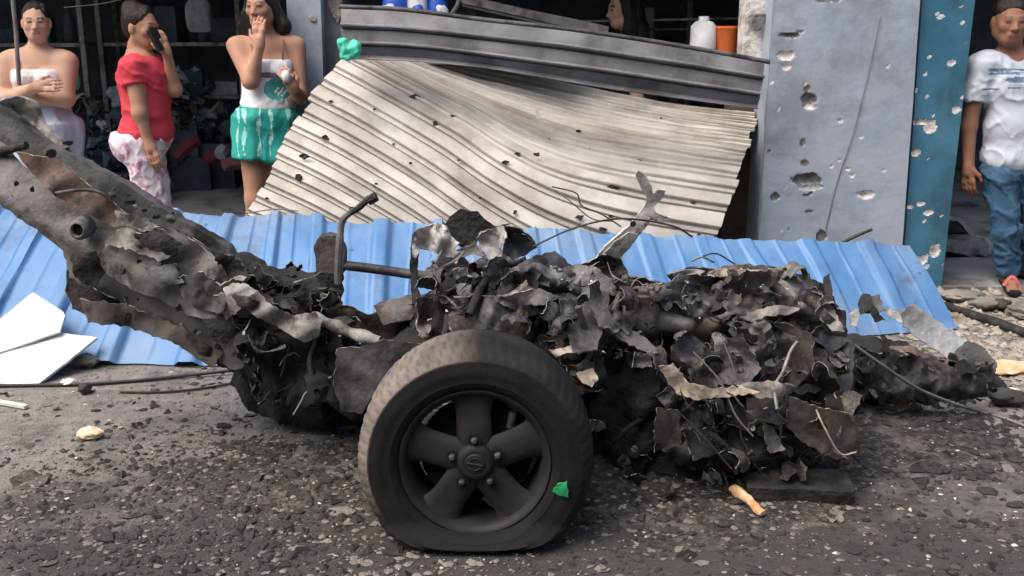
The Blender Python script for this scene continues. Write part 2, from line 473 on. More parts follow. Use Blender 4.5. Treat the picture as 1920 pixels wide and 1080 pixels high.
def thicken(v, tris, t):
    """closed shell from an open triangle sheet; v (n,3)"""
    v = np.asarray(v); T = np.array(tris)
    nrm = np.zeros_like(v)
    fn = np.cross(v[T[:, 1]] - v[T[:, 0]], v[T[:, 2]] - v[T[:, 0]])
    for k in range(3): np.add.at(nrm, T[:, k], fn)
    nrm /= (np.linalg.norm(nrm, axis=1, keepdims=True) + 1e-12)
    n = len(v)
    V = np.vstack([v, v - nrm * t])
    fs = [tuple(q) for q in tris] + [(c + n, b + n, a + n) for a, b, c in tris]
    cnt = {}
    for a, b, c in tris:
        for e in ((a, b), (b, c), (c, a)):
            cnt[e] = 1
    for (a, b) in cnt:
        if (b, a) not in cnt:
            fs.append((b, a, a + n, b + n))
    return V, fs


def panel(name, poly, Yf, mat, parent=None, amp=.05, freq=6, seed=0, fine=0.0, step=13, jag=3.0, t=.004, smooth=52, soft=1.0, rim=None, **kw):
    """torn sheet whose outline is given in photo units and that stands at real depth Yf(px,py)"""
    rnd = random.Random(seed * 7 + 1)
    if parent is not None and parent.name.startswith(('car_wreck', 'wreck_heap')):
        rim = rim or ('ash_metal' if t < .01 else None); step *= .72; t = max(t, .0055)
    q, tris = plate(poly, step, jag, rnd)
    cx, cy = q.mean(0)
    Y0 = Yf(cx, cy)
    m = (q - [cx, cy]) * (Y0 / F)
    m3 = np.c_[m, np.zeros(len(m))]
    d = .62 * creases(m, seed, freq * .7, 5) * amp + soft * amp * vnoise(m3, seed, 2, freq * .42) + .12 * amp * vnoise(m3, seed + 3, 2, freq * 2.5)
    if fine:
        d = d + fine * amp * creases(m, seed + 5, freq * 2.1, 6) + .5 * fine * amp * vnoise(m3, seed + 8, 3, freq * 1.6)
    v = np.array([tuple(P(a, b, Yf(a, b) + e)) for (a, b), e in zip(q, d)])
    fl = [(a, c, b) for a, b, c in tris]      # face the camera
    V, fs = thicken(v, fl, t)
    V[:, 2] = np.maximum(V[:, 2], .006)
    o = mk(name, V, fs, [mat, rim] if rim else mat, parent, smooth=smooth, fix=True, **kw)
    if rim:        # scraped bare metal on the torn edges
        nt = 2 * len(tris)
        for i in range(nt, len(fs)):
            o.data.polygons[i].material_index = 1 if rnd.random() < .6 else 0
    return o


# ------------------------------------------------------------------ signed-distance bodies
def cap(a, b, ra, rb, k=.02): return ('cap', Vector(a), Vector(b), ra, rb, k)
def ell(c, r, k=.02, R=None): return ('ell', Vector(c), Vector(r), R, 0, k)
def cone(a, b, ra, rb, k=.02, sx=1.0): return ('cone', Vector(a), Vector(b), ra, rb, k)


def sdf_mesh(prims, h, cuts=()):
    lo = np.full(3, 1e9); hi = -lo
    bbs = []
    for p in prims:
        if p[0] == 'ell':
            r = max(p[2]); a = np.array(p[1]) - r; b = np.array(p[1]) + r
        else:
            r = max(p[3], p[4]); A = np.array(p[1]); B = np.array(p[2])
            a = np.minimum(A, B) - r; b = np.maximum(A, B) + r
        m = p[5] + 3 * h
        bbs.append((a - m, b + m)); lo = np.minimum(lo, a - m); hi = np.maximum(hi, b + m)
    n = np.ceil((hi - lo) / h).astype(int) + 2
    V = np.full(n, 1e3, dtype=np.float32)
    ax = [lo[i] + h * np.arange(n[i]) for i in range(3)]
    for p, (a, b) in zip(prims, bbs):
        i0 = np.maximum(((a - lo) / h).astype(int), 0); i1 = np.minimum(((b - lo) / h).astype(int) + 2, n)
        X, Y, Z = np.meshgrid(ax[0][i0[0]:i1[0]], ax[1][i0[1]:i1[1]], ax[2][i0[2]:i1[2]], indexing='ij')
        Q = np.stack([X, Y, Z], -1)
        if p[0] == 'ell':
            w = Q - np.array(p[1])
            if p[3] is not None:
                w = w @ np.array(p[3])
            r = np.array(p[2]); k0 = np.linalg.norm(w / r, axis=-1); k1 = np.linalg.norm(w / (r * r), axis=-1) + 1e-9
            d = k0 * (k0 - 1) / k1
        else:
            A = np.array(p[1]); B = np.array(p[2]); AB = B - A; L2 = AB @ AB + 1e-12
            t = ((Q - A) @ AB) / L2; tc = np.clip(t, 0, 1)
            dd = np.linalg.norm(Q - A - tc[..., None] * AB, axis=-1)
            if p[0] == 'cap':
                d = dd - (p[3] + (p[4] - p[3]) * tc)
            else:
                rad = np.linalg.norm(Q - A - t[..., None] * AB, axis=-1) - (p[3] + (p[4] - p[3]) * tc)
                d = np.maximum(rad, np.maximum(-t, t - 1) * math.sqrt(L2))
        S = V[i0[0]:i1[0], i0[1]:i1[1], i0[2]:i1[2]]
        k = p[5]
        if k > 0:
            hh = np.maximum(k - np.abs(S - d), 0) / k
            S[...] = np.minimum(S, d) - hh * hh * k * .25
        else:
            S[...] = np.minimum(S, d)
    if cuts:
        X, Y, Z = np.meshgrid(*ax, indexing='ij')
        for (c, nn) in cuts:        # keep the side opposite to the normal
            d = (X - c[0]) * nn[0] + (Y - c[1]) * nn[1] + (Z - c[2]) * nn[2]
            V = np.maximum(V, d)
    s = V < 0
    c = np.zeros(np.array(V.shape) - 1, dtype=np.int8)
    offs = [(i, j, k) for i in (0, 1) for j in (0, 1) for k in (0, 1)]
    N = V.shape
    for o in offs:
        c += s[o[0]:N[0] - 1 + o[0], o[1]:N[1] - 1 + o[1], o[2]:N[2] - 1 + o[2]]
    act = (c > 0) & (c < 8)
    idx = np.argwhere(act)
    ids = np.full(act.shape, -1, dtype=np.int64); ids[act] = np.arange(len(idx))
    pos = np.zeros((len(idx), 3)); cnt = np.zeros(len(idx))
    for a in offs:
        for axn in range(3):
            if a[axn] == 0:
                b = list(a); b[axn] = 1
                va = V[idx[:, 0] + a[0], idx[:, 1] + a[1], idx[:, 2] + a[2]]
                vb = V[idx[:, 0] + b[0], idx[:, 1] + b[1], idx[:, 2] + b[2]]
                mk_ = (va < 0) != (vb < 0)
                t = np.where(mk_, va / np.where(mk_, va - vb, 1), 0)
                q = np.tile(np.array(a, float), (len(idx), 1)); q[:, axn] += t
                pos[mk_] += q[mk_]; cnt += mk_
    verts = lo + h * (idx + pos / cnt[:, None])
    faces = []
    for axn in range(3):
        u, w = (axn + 1) % 3, (axn + 2) % 3
        sl0 = [slice(None)] * 3; sl1 = [slice(None)] * 3
        sl0[axn] = slice(0, N[axn] - 1); sl1[axn] = slice(1, N[axn])
        s0 = s[tuple(sl0)]; s1 = s[tuple(sl1)]
        e = np.argwhere(s0 != s1)
        ok = (e[:, u] > 0) & (e[:, u] < N[u] - 1) & (e[:, w] > 0) & (e[:, w] < N[w] - 1)
        e = e[ok]

        def cell(du, dw):
            k = e.copy(); k[:, u] += du; k[:, w] += dw
            return ids[k[:, 0], k[:, 1], k[:, 2]]
        q = np.stack([cell(-1, -1), cell(0, -1), cell(0, 0), cell(-1, 0)], 1)
        fl = ~s0[e[:, 0], e[:, 1], e[:, 2]]
        q[fl] = q[fl][:, ::-1]
        faces.append(q)
    faces = np.vstack(faces)
    return verts, faces


def smooth_mesh(v, f, it=1):
    for _ in range(it):
        acc = np.zeros_like(v); cn = np.zeros(len(v))
        for a, b in ((0, 1), (1, 2), (2, 3), (3, 0)):
            np.add.at(acc, f[:, a], v[f[:, b]]); np.add.at(acc, f[:, b], v[f[:, a]])
            np.add.at(cn, f[:, a], 1); np.add.at(cn, f[:, b], 1)
        v = v * .5 + .5 * acc / np.maximum(cn, 1)[:, None]
    return v


def vnormals(v, f):
    fn = np.cross(v[f[:, 1]] - v[f[:, 0]], v[f[:, 2]] - v[f[:, 0]])
    n = np.zeros_like(v)
    for k in range(4): np.add.at(n, f[:, k], fn)
    return n / (np.linalg.norm(n, axis=1, keepdims=True) + 1e-12)


def to_px(c):
    """photo position of world points (used only to place prints that lie on cloth)"""
    w = c - np.array([0, 0, CAM_H]); z = w @ _fw
    return 960 + F * w[:, 0] / z, 540 - F * (w @ _up) / z



# ================================================================== SETTING
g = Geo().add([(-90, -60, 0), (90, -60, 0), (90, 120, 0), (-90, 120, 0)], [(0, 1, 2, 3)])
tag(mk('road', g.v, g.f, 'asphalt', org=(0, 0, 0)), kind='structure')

FY = 5.62            # front plane of the shops
g = Geo().box((0, 8.5, .012), (26, 6.0, .024))
tag(mk('shop_floor', g.v, g.f, 'shop_floor', org=(0, 8.5, 0)), kind='structure')

# the shop building: back wall, side walls, ceiling, upper front
bld = thing('shop_building', (0, 8.5, 0), 'dim shop front with open dark interior behind the shutter', 'building')
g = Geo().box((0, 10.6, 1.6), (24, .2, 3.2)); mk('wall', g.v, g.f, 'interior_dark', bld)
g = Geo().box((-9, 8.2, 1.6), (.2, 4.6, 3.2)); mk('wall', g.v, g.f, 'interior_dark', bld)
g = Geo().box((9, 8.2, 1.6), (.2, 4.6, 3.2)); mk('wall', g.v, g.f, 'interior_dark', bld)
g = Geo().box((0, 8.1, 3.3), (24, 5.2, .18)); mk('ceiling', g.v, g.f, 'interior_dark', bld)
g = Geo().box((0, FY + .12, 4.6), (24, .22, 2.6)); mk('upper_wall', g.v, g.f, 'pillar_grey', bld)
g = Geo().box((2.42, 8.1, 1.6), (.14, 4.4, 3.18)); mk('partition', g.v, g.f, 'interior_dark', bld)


# unseen wall added over the middle bay to keep sun off the shutter recess
g = Geo().box((.21, FY + .12, 2.70), (2.36, .22, 1.16)); mk('sun_block_wall', g.v, g.f, 'pillar_grey', bld)
# unseen building added behind the camera to block low front sky light
sky_blk = thing('sky_block_building', (0, -6.2, 0), 'plain unseen building added behind the viewer to block low sky light', 'building')
g = Geo().box((0, -6.2, 3.6), (44, .4, 7.2)); mk('wall', g.v, g.f, 'rubble_tan', sky_blk)
for ix in range(-6, 7):
    for z_ in (1.5, 4.9):
        g = Geo().box((ix * 3.1, -5.99, z_), (1.3, .06, 1.7)); wd = mk('window', g.v, g.f, 'car_glass', sky_blk)
        g = Geo().box((ix * 3.1, -5.97, z_ - .9), (1.5, .14, .08)); mk('sill', g.v, g.f, 'concrete', wd)
g = Geo().box((0, -5.9, 7.26), (44.4, 1.0, .12)); mk('sky_block_eaves', g.v, g.f, 'concrete', sky_blk)


def wavy_column(name, x0b, x1b, x0t, x1t, yf, yb, ztop, mat, parent=None, seed=0, **kw):
    """tapering masonry column with uneven, slightly chipped faces"""
    v = []; f = []; NZ, NX = 44, 12
    rings = []
    for i in range(NZ + 1):
        t = i / NZ; z = ztop * t
        a = x0b + (x0t - x0b) * t; b = x1b + (x1t - x1b) * t
        ring = []
        for k in range(NX + 1): ring.append((a + (b - a) * k / NX, yf))
        for k in range(1, 4): ring.append((b, yf + (yb - yf) * k / 4))
        for k in range(NX + 1): ring.append((b + (a - b) * k / NX, yb))
        for k in range(1, 4): ring.append((a, yb + (yf - yb) * k / 4))
        rings.append([(x, y, z) for x, y in ring])
    M = len(rings[0])
    V = np.array([p for r in rings for p in r])
    d = vnoise(V, seed, 4, 1.4)
    V[:, 1] += d * .006; V[:, 0] += vnoise(V, seed + 5, 4, 2.2) * .005
    for i in range(NZ):
        for k in range(M):
            f.append((i * M + k, i * M + (k + 1) % M, (i + 1) * M + (k + 1) % M, (i + 1) * M + k))
    return mk(name, V, f, mat, parent, smooth=40, fix=True, **kw)


def crater(poly, Y, mat, parent, seed, name='chip', depth=.004, rim=True):
    """spalled patch: a shallow broken flake of plaster standing a few mm off the paint"""
    rnd = random.Random(seed)
    q, tris = plate(poly, 5, 1.3, rnd)
    c = q.mean(0); R = max(1, np.abs(q - c).max())
    v = []
    for a, b in q:
        rr = math.hypot(a - c[0], b - c[1]) / R
        v.append(tuple(P(a, b, Y - .005 - depth * rnd.uniform(.0, 1.0) * (1 - rr * .6))))
    V, fs = thicken(np.array(v), [(a, c2, b) for a, b, c2 in tris], .004)
    return mk(name, V, fs, mat, parent, smooth=25, fix=True)


def blob_poly(cx, cy, rx, ry, rnd, n=9, j=.3):
    return [(cx + rx * math.cos(2 * math.pi * k / n) * (1 + rnd.uniform(-j, j)), cy + ry * math.sin(2 * math.pi * k / n) * (1 + rnd.uniform(-j, j))) for k in range(n)]


def pocked_face(parent, x0b, x1b, x0t, x1t, yf, z1, mats, hits, seed, h=.0065):
    """front skin of a pillar with real blast craters; hits: (x, z, rx, rz, depth, slot)"""
    nz = int(z1 / h); nx = max(10, int((x1b - x0b) / h))
    V = np.zeros((nz + 1, nx + 1, 3))
    for i in range(nz + 1):
        z = z1 * i / nz; t = z / ZT
        a = x0b + (x0t - x0b) * t; b = x1b + (x1t - x1b) * t
        V[i, :, 0] = np.linspace(a, b, nx + 1); V[i, :, 1] = yf; V[i, :, 2] = z
    p = V.reshape(-1, 3)
    wob = vnoise(p, seed, 4, 9); wob2 = vnoise(p, seed + 1, 3, 26)
    y = vnoise(p, seed + 2, 3, 1.3) * .004
    slot = np.zeros(len(p))
    for (cx, cz, rx, rz, dp, sl) in hits:
        q = np.sqrt(((p[:, 0] - cx) / rx) ** 2 + ((p[:, 2] - cz) / rz) ** 2) + wob * .28 + wob2 * .18
        m = q < 1
        y[m] = np.maximum(y[m], dp * np.sqrt(np.clip(1 - q[m], 0, 1)) * (1 + .35 * wob2[m]))
        slot[m & (q < .93)] = sl
    p[:, 1] += y
    f = []; ms = []
    S = slot.reshape(nz + 1, nx + 1)
    W = nx + 1
    for i in range(nz):
        for k in range(nx):
            f.append((i * W + k, i * W + k + 1, (i + 1) * W + k + 1, (i + 1) * W + k)); ms.append(int(max(S[i, k], S[i + 1, k + 1])))
    o = mk('pocked_face', p, f, mats, parent, smooth=40)
    o.data.polygons.foreach_set('material_index', ms)
    return o


def hit_list(L, Y, dp):
    out = []
    for (px, py, rx, ry, sl) in L:
        c = P(px, py, Y); k = (P(px + 10, py, Y).x - c.x) / 10
        out.append((c.x, c.z, rx * k * 1.0, ry * k * 1.0, dp * min(1.6, max(.35, (rx + ry) / 22)), sl))
    return out


# grey pillar right of the shutter, teal pillar beside it, slim pillar left
YP = 5.5
a0 = P(1420, 445, YP); b0 = P(1690, 445, YP); a1 = P(1449, 0, YP); b1 = P(1722, 0, YP)


def edge_x(p0, p1, z): return p0.x + (p1.x - p0.x) * (z - p0.z) / (p1.z - p0.z)


ZT = 3.25
root = thing('grey_pillar', ((a0.x + b0.x) / 2, YP + .3, 0), 'wide light grey painted pillar pocked with blast holes, right of the shutter', 'pillar')
wavy_column('shaft', edge_x(a0, a1, 0), edge_x(b0, b1, 0), edge_x(a0, a1, ZT), edge_x(b0, b1, ZT), YP, YP + .65, ZT, 'pillar_grey', root, 3)
rnd = random.Random(5)
HG = [(1517, 190, 14, 16, 2), (1520, 200, 12, 5, 1), (1514, 166, 6, 6, 2), (1505, 268, 5, 7, 2), (1509, 305, 7, 5, 2), (1512, 338, 32, 13, 2), (1520, 350, 24, 6, 3), (1454, 369, 9, 8, 2), (1624, 365, 17, 8, 1), (1590, 317, 6, 3, 1), (1657, 320, 4, 3, 1), (1540, 443, 10, 11, 2), (1442, 283, 2.5, 3, 2), (1500, 60, 10, 4, 1), (1480, 66, 22, 5, 2), (1474, 104, 16, 8, 1), (1474, 126, 9, 6, 1), (1575, 300, 3, 2, 1), (1616, 258, 4, 2.5, 1), (1512, 366, 8, 3, 2), (1517, 397, 7, 3, 2), (1575, 226, 5, 3, 1), (1552, -6, 36, 9, 2)]
for k in range(12):
    HG.append((rnd.uniform(1430, 1700), rnd.uniform(-5, 445), rnd.uniform(1.5, 4.5), rnd.uniform(1.2, 3.5), rnd.choice((1, 1, 2, 3))))
pocked_face(root, edge_x(a0, a1, 0) + .002, edge_x(b0, b1, 0) - .002, edge_x(a0, a1, ZT) + .002, edge_x(b0, b1, ZT) - .002, YP - .03, 2.0, ['pillar_grey', 'plaster', 'plaster_dark', 'concrete'], hit_list(HG, YP - .03, .016), 41)
g = Geo().tube(spline([P(1652, 30, YP - .038), P(1630, 130, YP - .036), P(1600, 250, YP - .038), P(1570, 340, YP - .036), P(1548, 430, YP - .038)], 6), .0025, 5)
mk('cable', g.v, g.f, 'wire_grey', root, smooth=60)

c0 = P(1691, 445, YP + .04); d0 = P(1772, 445, YP + .04); c1 = P(1723, 0, YP + .04); d1 = P(1824, 0, YP + .04)
root = thing('teal_pillar', ((c0.x + d0.x) / 2, YP + .3, 0), 'narrow dark teal painted pillar with white chips, next to the man in jeans', 'pillar')
wavy_column('shaft', edge_x(c0, c1, 0) + .004, edge_x(d0, d1, 0), edge_x(c0, c1, ZT) + .004, edge_x(d0, d1, ZT), YP + .04, YP + .6, ZT, 'pillar_teal', root, 9)
HT = [(1764, 32, 6, 3, 1), (1783, 118, 8, 5, 1), (1730, 229, 26, 5, 1), (1742, 240, 14, 9, 1), (1717, 287, 8, 6, 1), (1793, 206, 8, 7, 1), (1727, 382, 8, 4, 1), (1741, 399, 9, 5, 1), (1705, 389, 6, 3, 1), (1753, 470, 9, 12, 1), (1724, 490, 14, 10, 1), (1743, 107, 3, 2, 1), (1757, 26, 3, 2, 1), (1686, 428, 8, 4, 1), (1737, 500, 5, 4, 1)]
for k in range(16):
    HT.append((rnd.uniform(1700, 1810), rnd.uniform(-5, 520), rnd.uniform(1.2, 4.5), rnd.uniform(1.0, 3.0), rnd.choice((1, 1, 2))))
for k in range(26):       # bare plaster along the broken arris between the two colours
    t = rnd.random(); HT.append((1724 - 34 * t + rnd.uniform(-3, 2), 450 * t, rnd.uniform(2, 5), rnd.uniform(3, 10), 1))
pocked_face(root, edge_x(c0, c1, 0) + .006, edge_x(d0, d1, 0) - .002, edge_x(c0, c1, ZT) + .006, edge_x(d0, d1, ZT) - .002, YP + .01, 2.0, ['pillar_teal', 'plaster', 'plaster_dark', 'concrete'], hit_list(HT, YP + .01, .008), 43)

# white inner jamb at the top right of the shutter opening
e0 = P(1388, 110, 5.72); e1 = P(1442, 110, 5.60)
root = thing('white_jamb', (e0.x, 5.7, 0), 'white peeling door jamb at the upper right end of the shutter', 'jamb')
g = Geo().box(((e0.x + e1.x) / 2, 5.74, 2.2), (e1.x - e0.x, .16, 2.04)); mk('board', g.v, g.f, 'plaster', root)
g = Geo().box(((e0.x + e1.x) / 2 + .03, 5.86, .6), (e1.x - e0.x + .12, .16, 1.16)); mk('brown_lower_board', g.v, g.f, 'cloth_brown', root)  # dark brown box closing the gap below the white board
crater([(1412, 28), (1436, 26), (1440, 40), (1428, 56), (1418, 60), (1410, 48)], 5.63, 'plaster_dark', root, 140)

l0 = P(568, 190, 5.75); l1 = P(538, 0, 5.75)
xl = P(537, 0, 5.75).x; xm = P(600, 0, 5.75).x
root = thing('slim_pillar', ((xl + xm) / 2, 5.9, 0), 'slim blue-grey pillar behind the woman in green shorts', 'pillar')
wavy_column('shaft', xl, xm, xl, xm, 5.75, 6.1, ZT, 'pillar_grey', root, 15)
xr = P(641, 0, 5.85).x
g = Geo().box(((xm + xr) / 2 + .002, 6.0, ZT / 2), (xr - xm, .3, ZT)); mk('shutter_guide', g.v, g.f, 'slat_grey', root)
crater(blob_poly(585, 34, 7, 7, rnd), 5.75, 'plaster', root, 150)
crater([(612, 0), (638, 0), (640, 26), (634, 44), (622, 26)], 5.845, 'rubble_tan', root, 151)

# ---- shelves and goods deep in the dark shop
def lump(name, c, r, mat, seed, parent=None, label=None, cat=None, group=None, amp=.22):
    bm = bmesh.new(); bmesh.ops.create_icosphere(bm, subdivisions=3, radius=1)
    v = np.array([tuple(x.co) for x in bm.verts]); f = [tuple(q.index for q in fc.verts) for fc in bm.faces]; bm.free()
    n = 1 + amp * vnoise(v, seed, 3, .55)
    v = np.sign(v) * np.abs(v) ** .75
    v = v * n[:, None] * np.array(r); v[:, 2] = np.maximum(v[:, 2], -r[2] * .8)
    v += np.array(c)
    o = mk(name, v, f, mat, parent, smooth=50)
    if label: tag(o, label, cat, group)
    return o


def lathe(prof, c, n=24, ax='z'):
    v = []; f = []
    for r, z in prof:
        for k in range(n):
            a = 2 * math.pi * k / n; v.append((c[0] + r * math.cos(a), c[1] + r * math.sin(a), c[2] + z))
    for i in range(len(prof) - 1):
        for k in range(n):
            f.append((i * n + k, i * n + (k + 1) % n, (i + 1) * n + (k + 1) % n, (i + 1) * n + k))
    f.append(tuple(range(n))[::-1]); f.append(tuple((len(prof) - 1) * n + k for k in range(n)))
    return v, f


rs = random.Random(21)
goods = ['cloth_slate', 'cloth_teal', 'cloth_pale', 'cloth_slate', 'cloth_brown', 'cloth_pale', 'cloth_teal']
for si, (sx, sy, w, where) in enumerate([(-4.35, 9.0, 1.5, 'behind the woman with crossed arms'), (-2.95, 9.25, 1.2, 'behind the woman in the red top'), (.6, 9.4, 1.9, 'behind the shutter')]):
    root = thing('shelf_unit', (sx, sy, .024), 'dim metal shelving full of goods ' + where, 'shelf', 'shelves at the back of the shop')
    for s in (-1, 1):
        for t in (-1, 1):
            g = Geo().box((sx + s * w / 2, sy + t * .2, 1.0), (.04, .04, 1.95)); mk('post', g.v, g.f, 'steel_bar', root)
    for z in (.35, .8, 1.25, 1.7):
        g = Geo().box((sx, sy, z), (w - .05, .42, .03)); mk('shelf_board', g.v, g.f, 'steel_bar', root)
        x = sx - w / 2 + .16
        while x < sx + w / 2 - .14:
            r = rs.uniform(.09, .17)
            if rs.random() < .5:
                hb = rs.uniform(.1, .3); g = Geo().box((x, sy - .02, z + .016 + hb / 2), (r * 1.7, r * 1.6, hb), Euler((0, 0, rs.uniform(-.3, .3))))
                tag(mk('goods_box', g.v, g.f, rs.choice(goods)), 'dim box of goods on the shelf ' + where, 'box', 'boxes on the dark shelves ' + where)
                x += r * 2 + rs.uniform(.02, .08); continue
            rb = rs.uniform(.035, .06); hb = rs.uniform(.18, .3)
            v_, f_ = lathe([(rb, 0), (rb * 1.03, hb * .1), (rb, hb * .62), (rb * .45, hb * .8), (rb * .4, hb * .95), (rb * .5, hb)], (x, sy - .04, z + .016), 12)
            tag(mk('goods_bottle', v_, f_, rs.choice(goods), smooth=40), 'dim bottle on the shelf ' + where, 'bottle', 'bottles on the dark shelves ' + where)
            r = rb
            x += r * 2 + rs.uniform(.0, .08)
# goods strewn on the shop floor behind the women
HEAPS = []
for k, (px, py, Y, r, mt) in enumerate([(178, 250, 8.3, (.28, .2, .16), 'cloth_pale'), (205, 300, 8.2, (.25, .2, .12), 'cloth_teal'), (190, 215, 8.5, (.2, .2, .2), 'cloth_slate'), (160, 330, 8.0, (.3, .2, .1), 'cloth_slate'), (365, 250, 8.9, (.2, .2, .24), 'cloth_slate'), (345, 180, 8.9, (.16, .15, .3), 'cloth_brown'), (405, 215, 9.0, (.22, .2, .3), 'cloth_slate')]):
    c = P(px, py, Y)
    g_ = Geo().box((c.x, c.y, (c.z - r[2] * .8) / 2 + .012), (r[0] * 1.5, r[1] * 1.5, max(.02, c.z - r[2] * .8 - .024)))
    rt = thing('stacked_goods', (c.x, c.y, .024), ['pale heap of goods on a box right of the crossed-arms woman', 'low teal heap of goods left of the red top woman\'s trousers', 'slate heap of goods high behind the crossed-arms woman\'s elbow', 'lowest slate heap of goods behind the grey skirt', 'slate heap of goods just right of the red top woman', 'tall brown heap of goods beside the red top woman\'s raised arm', 'tall slate heap of goods left of the green shorts'][k], 'goods', 'heaps of goods on the shop floor')
    mk('carton', g_.v, g_.f, 'cloth_slate', rt)
    HEAPS.append((rt, c, r, mt))
for k, (x0, y0, x1, y1, Y, mt, lb) in enumerate([(330, 296, 372, 262, 8.4, 'cloth_maroon', 'dark red strip of cloth leaning beside the leopard print trousers'), (385, 300, 425, 288, 8.5, 'cloth_maroon', 'dark red strip on the shop floor with a pale end'), (418, 310, 462, 309, 8.4, 'cloth_pink', 'pinkish strip on the shop floor by the green shorts'), (345, 268, 395, 282, 8.9, 'cloth_brown', 'brown slat tilted across the goods between two women'), (412, 292, 424, 282, 8.45, 'cloth_pale', 'short pale strip lying on the dark red one')]):
    a = P(x0, y0, Y); b = P(x1, y1, Y + .1)
    g = Geo().tube([a, (a + b) / 2 + Vector((0, 0, .02)), b], [.05, .06, .045], 7)
    tag(mk('cloth_strip', g.v, g.f, mt, smooth=40), lb, 'cloth', 'strips on the shop floor')

# hanging pale shape and green bag beside the left woman
c = P(372, 30, 8.6)
tag(lump('hanging_bag', c, (.1, .05, .16), 'cloth_pale', 77), 'pale grey bag hanging in the dark shop between two women', 'bag')
c = P(137, 150, 6.2)
tag(lump('green_bag', c, (.035, .03, .07), 'plastic_green', 78), 'small bright green bag beside the crossed-arms woman', 'bag')
# thin cord in the upper left
g = Geo().tube(spline([P(120, 14, 6.6), P(190, 7, 6.6), P(240, -4, 6.6)], 5), .003, 5)
tag(mk('cord', g.v, g.f, 'wire_grey', smooth=60), 'thin pale cord strung across the dark shop top left', 'cord')
g = Geo().tube([P(22, -20, 5.75), P(30, 60, 5.75), P(36, 160, 5.75)], .012, 8)
tag(mk('thin_post', g.v, g.f, 'wire_grey', smooth=60), 'thin grey post before the left woman, at the photo edge', 'post')

# counter and the things that show above the broken shutter
cx0 = P(660, 60, 5.95).x; cx1 = P(1400, 60, 5.95).x
root = thing('display_rack', ((cx0 + cx1) / 2, 6.55, .024), 'dark display rack hidden behind the shutter', 'rack')
xa = P(1060, 60, 5.95).x; xb = P(1285, 60, 5.95).x
for q0, q1 in ((cx0, xa), (xb, cx1)):
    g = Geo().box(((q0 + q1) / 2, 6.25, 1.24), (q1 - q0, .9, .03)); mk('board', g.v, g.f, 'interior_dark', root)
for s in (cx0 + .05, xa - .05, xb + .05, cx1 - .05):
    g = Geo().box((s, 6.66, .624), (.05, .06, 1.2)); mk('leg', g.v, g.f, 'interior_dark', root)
top = 1.257
zz = top


x = P(1362, 80, 5.92).x
v, f = lathe([(.055, 0), (.06, .02), (.075, .155), (.08, .16), (.08, .172), (.07, .172), (.066, .16)], (x, 5.92, top))
tag(mk('orange_bucket', v, f, 'plastic_orange', smooth=40), 'orange plastic bucket next to the white jamb above the shutter', 'bucket')
x = P(1318, 80, 5.92).x
root = thing('white_canister', (x, 5.92, top), 'pale grey plastic canister left of the orange bucket', 'canister')
v, f = lathe([(.07, 0), (.075, .01), (.072, .17), (.05, .195), (.03, .2)], (x, 5.92, top), 4 * 5); mk('body', v, f, 'plastic_white', root, smooth=40)
v, f = lathe([(.03, .2005), (.03, .22), (.026, .225)], (x, 5.92, top), 14); mk('lid', v, f, 'plastic_white', root, smooth=40)
for k, (px, w, mt, lb) in enumerate([(742, .15, 'plastic_blue', 'blue and white sack leftmost above the shutter'), (785, .12, 'plastic_white', 'white sack between the blue ones above the shutter'), (822, .11, 'plastic_blue', 'blue sack right of the white one above the shutter')]):
    c = P(px, 0, 5.92)
    root = thing('sack', (c.x, 5.92, top), lb, 'sack', 'sacks above the shutter')
    lump('body', (c.x, 5.92, top + .16), (w * .55, .09, .22), mt, 410 + k, root, amp=.1)
    lump('patch', (c.x - .02 + .02 * k, 5.855, top + .235), (w * .34, .035, .055), 'plastic_white' if mt == 'plastic_blue' else 'plastic_blue', 420 + k, root, amp=.3)
# bent tray edge beside the sacks
g = Geo().tube(spline([P(834, 32, 5.9), P(846, 26, 5.9), P(858, 8, 5.9), P(862, -14, 5.9)], 6), .012, 8)
tag(mk('bent_pipe', g.v, g.f, 'slat_grey', smooth=60), 'short curved dark pipe standing right of the sacks', 'pipe')


def strip3(pts_top, pts_bot, Y, t, lip=.0):
    v = []; f = []; n = len(pts_top)
    for a, b in zip(pts_top, pts_bot):
        A = P(*a, Y); B = P(*b, Y + .02)
        v += [A, B, B + Vector((0, t, 0)), A + Vector((0, t, 0))]
    for i in range(n - 1):
        for k in range(4):
            f.append((i * 4 + k, i * 4 + (k + 1) % 4, (i + 1) * 4 + (k + 1) % 4, (i + 1) * 4 + k))
    f.append((0, 1, 2, 3)); f.append(tuple(range(4 * n - 4, 4 * n))[::-1])
    return v, f


root = thing('fallen_rail', P(1000, 60, 5.66), 'bent grey metal rail slanting down behind the shutter top', 'rail')
v, f = strip3([(862, -10), (930, 4), (1000, 20), (1080, 36), (1142, 50)], [(866, 6), (930, 20), (1000, 36), (1078, 54), (1138, 68)], 5.62, .03); mk('face', v, f, 'steel_bar', root, fix=True)
v, f = strip3([(864, 8), (930, 22), (1000, 38), (1078, 56), (1130, 68)], [(868, 12), (930, 26), (1000, 42), (1076, 60), (1128, 72)], 5.64, .05); mk('lip', v, f, 'slat_grey', root, fix=True)
for (x0, y0, x1, y1, Y, lb) in [(1040, 41, 1400, 34, 6.5, 'thin pale rail crossing the dark shop behind the hidden woman'), (900, 47, 1100, 43, 6.45, 'thin pale rail under the fallen grey rail'), (1185, 56, 1300, 54, 6.6, 'lower dim rail right of the hidden woman')]:
    a = P(x0, y0, Y); b = P(x1, y1, Y)
    g = Geo().box((a + b) / 2, ((b - a).length, .02, .012), Euler((0, -math.atan2(b.z - a.z, b.x - a.x), 0)))
    tag(mk('shop_rail', g.v, g.f, 'steel_bar'), lb, 'rail', 'rails in the shop')
c = P(1055, 60, 5.95)
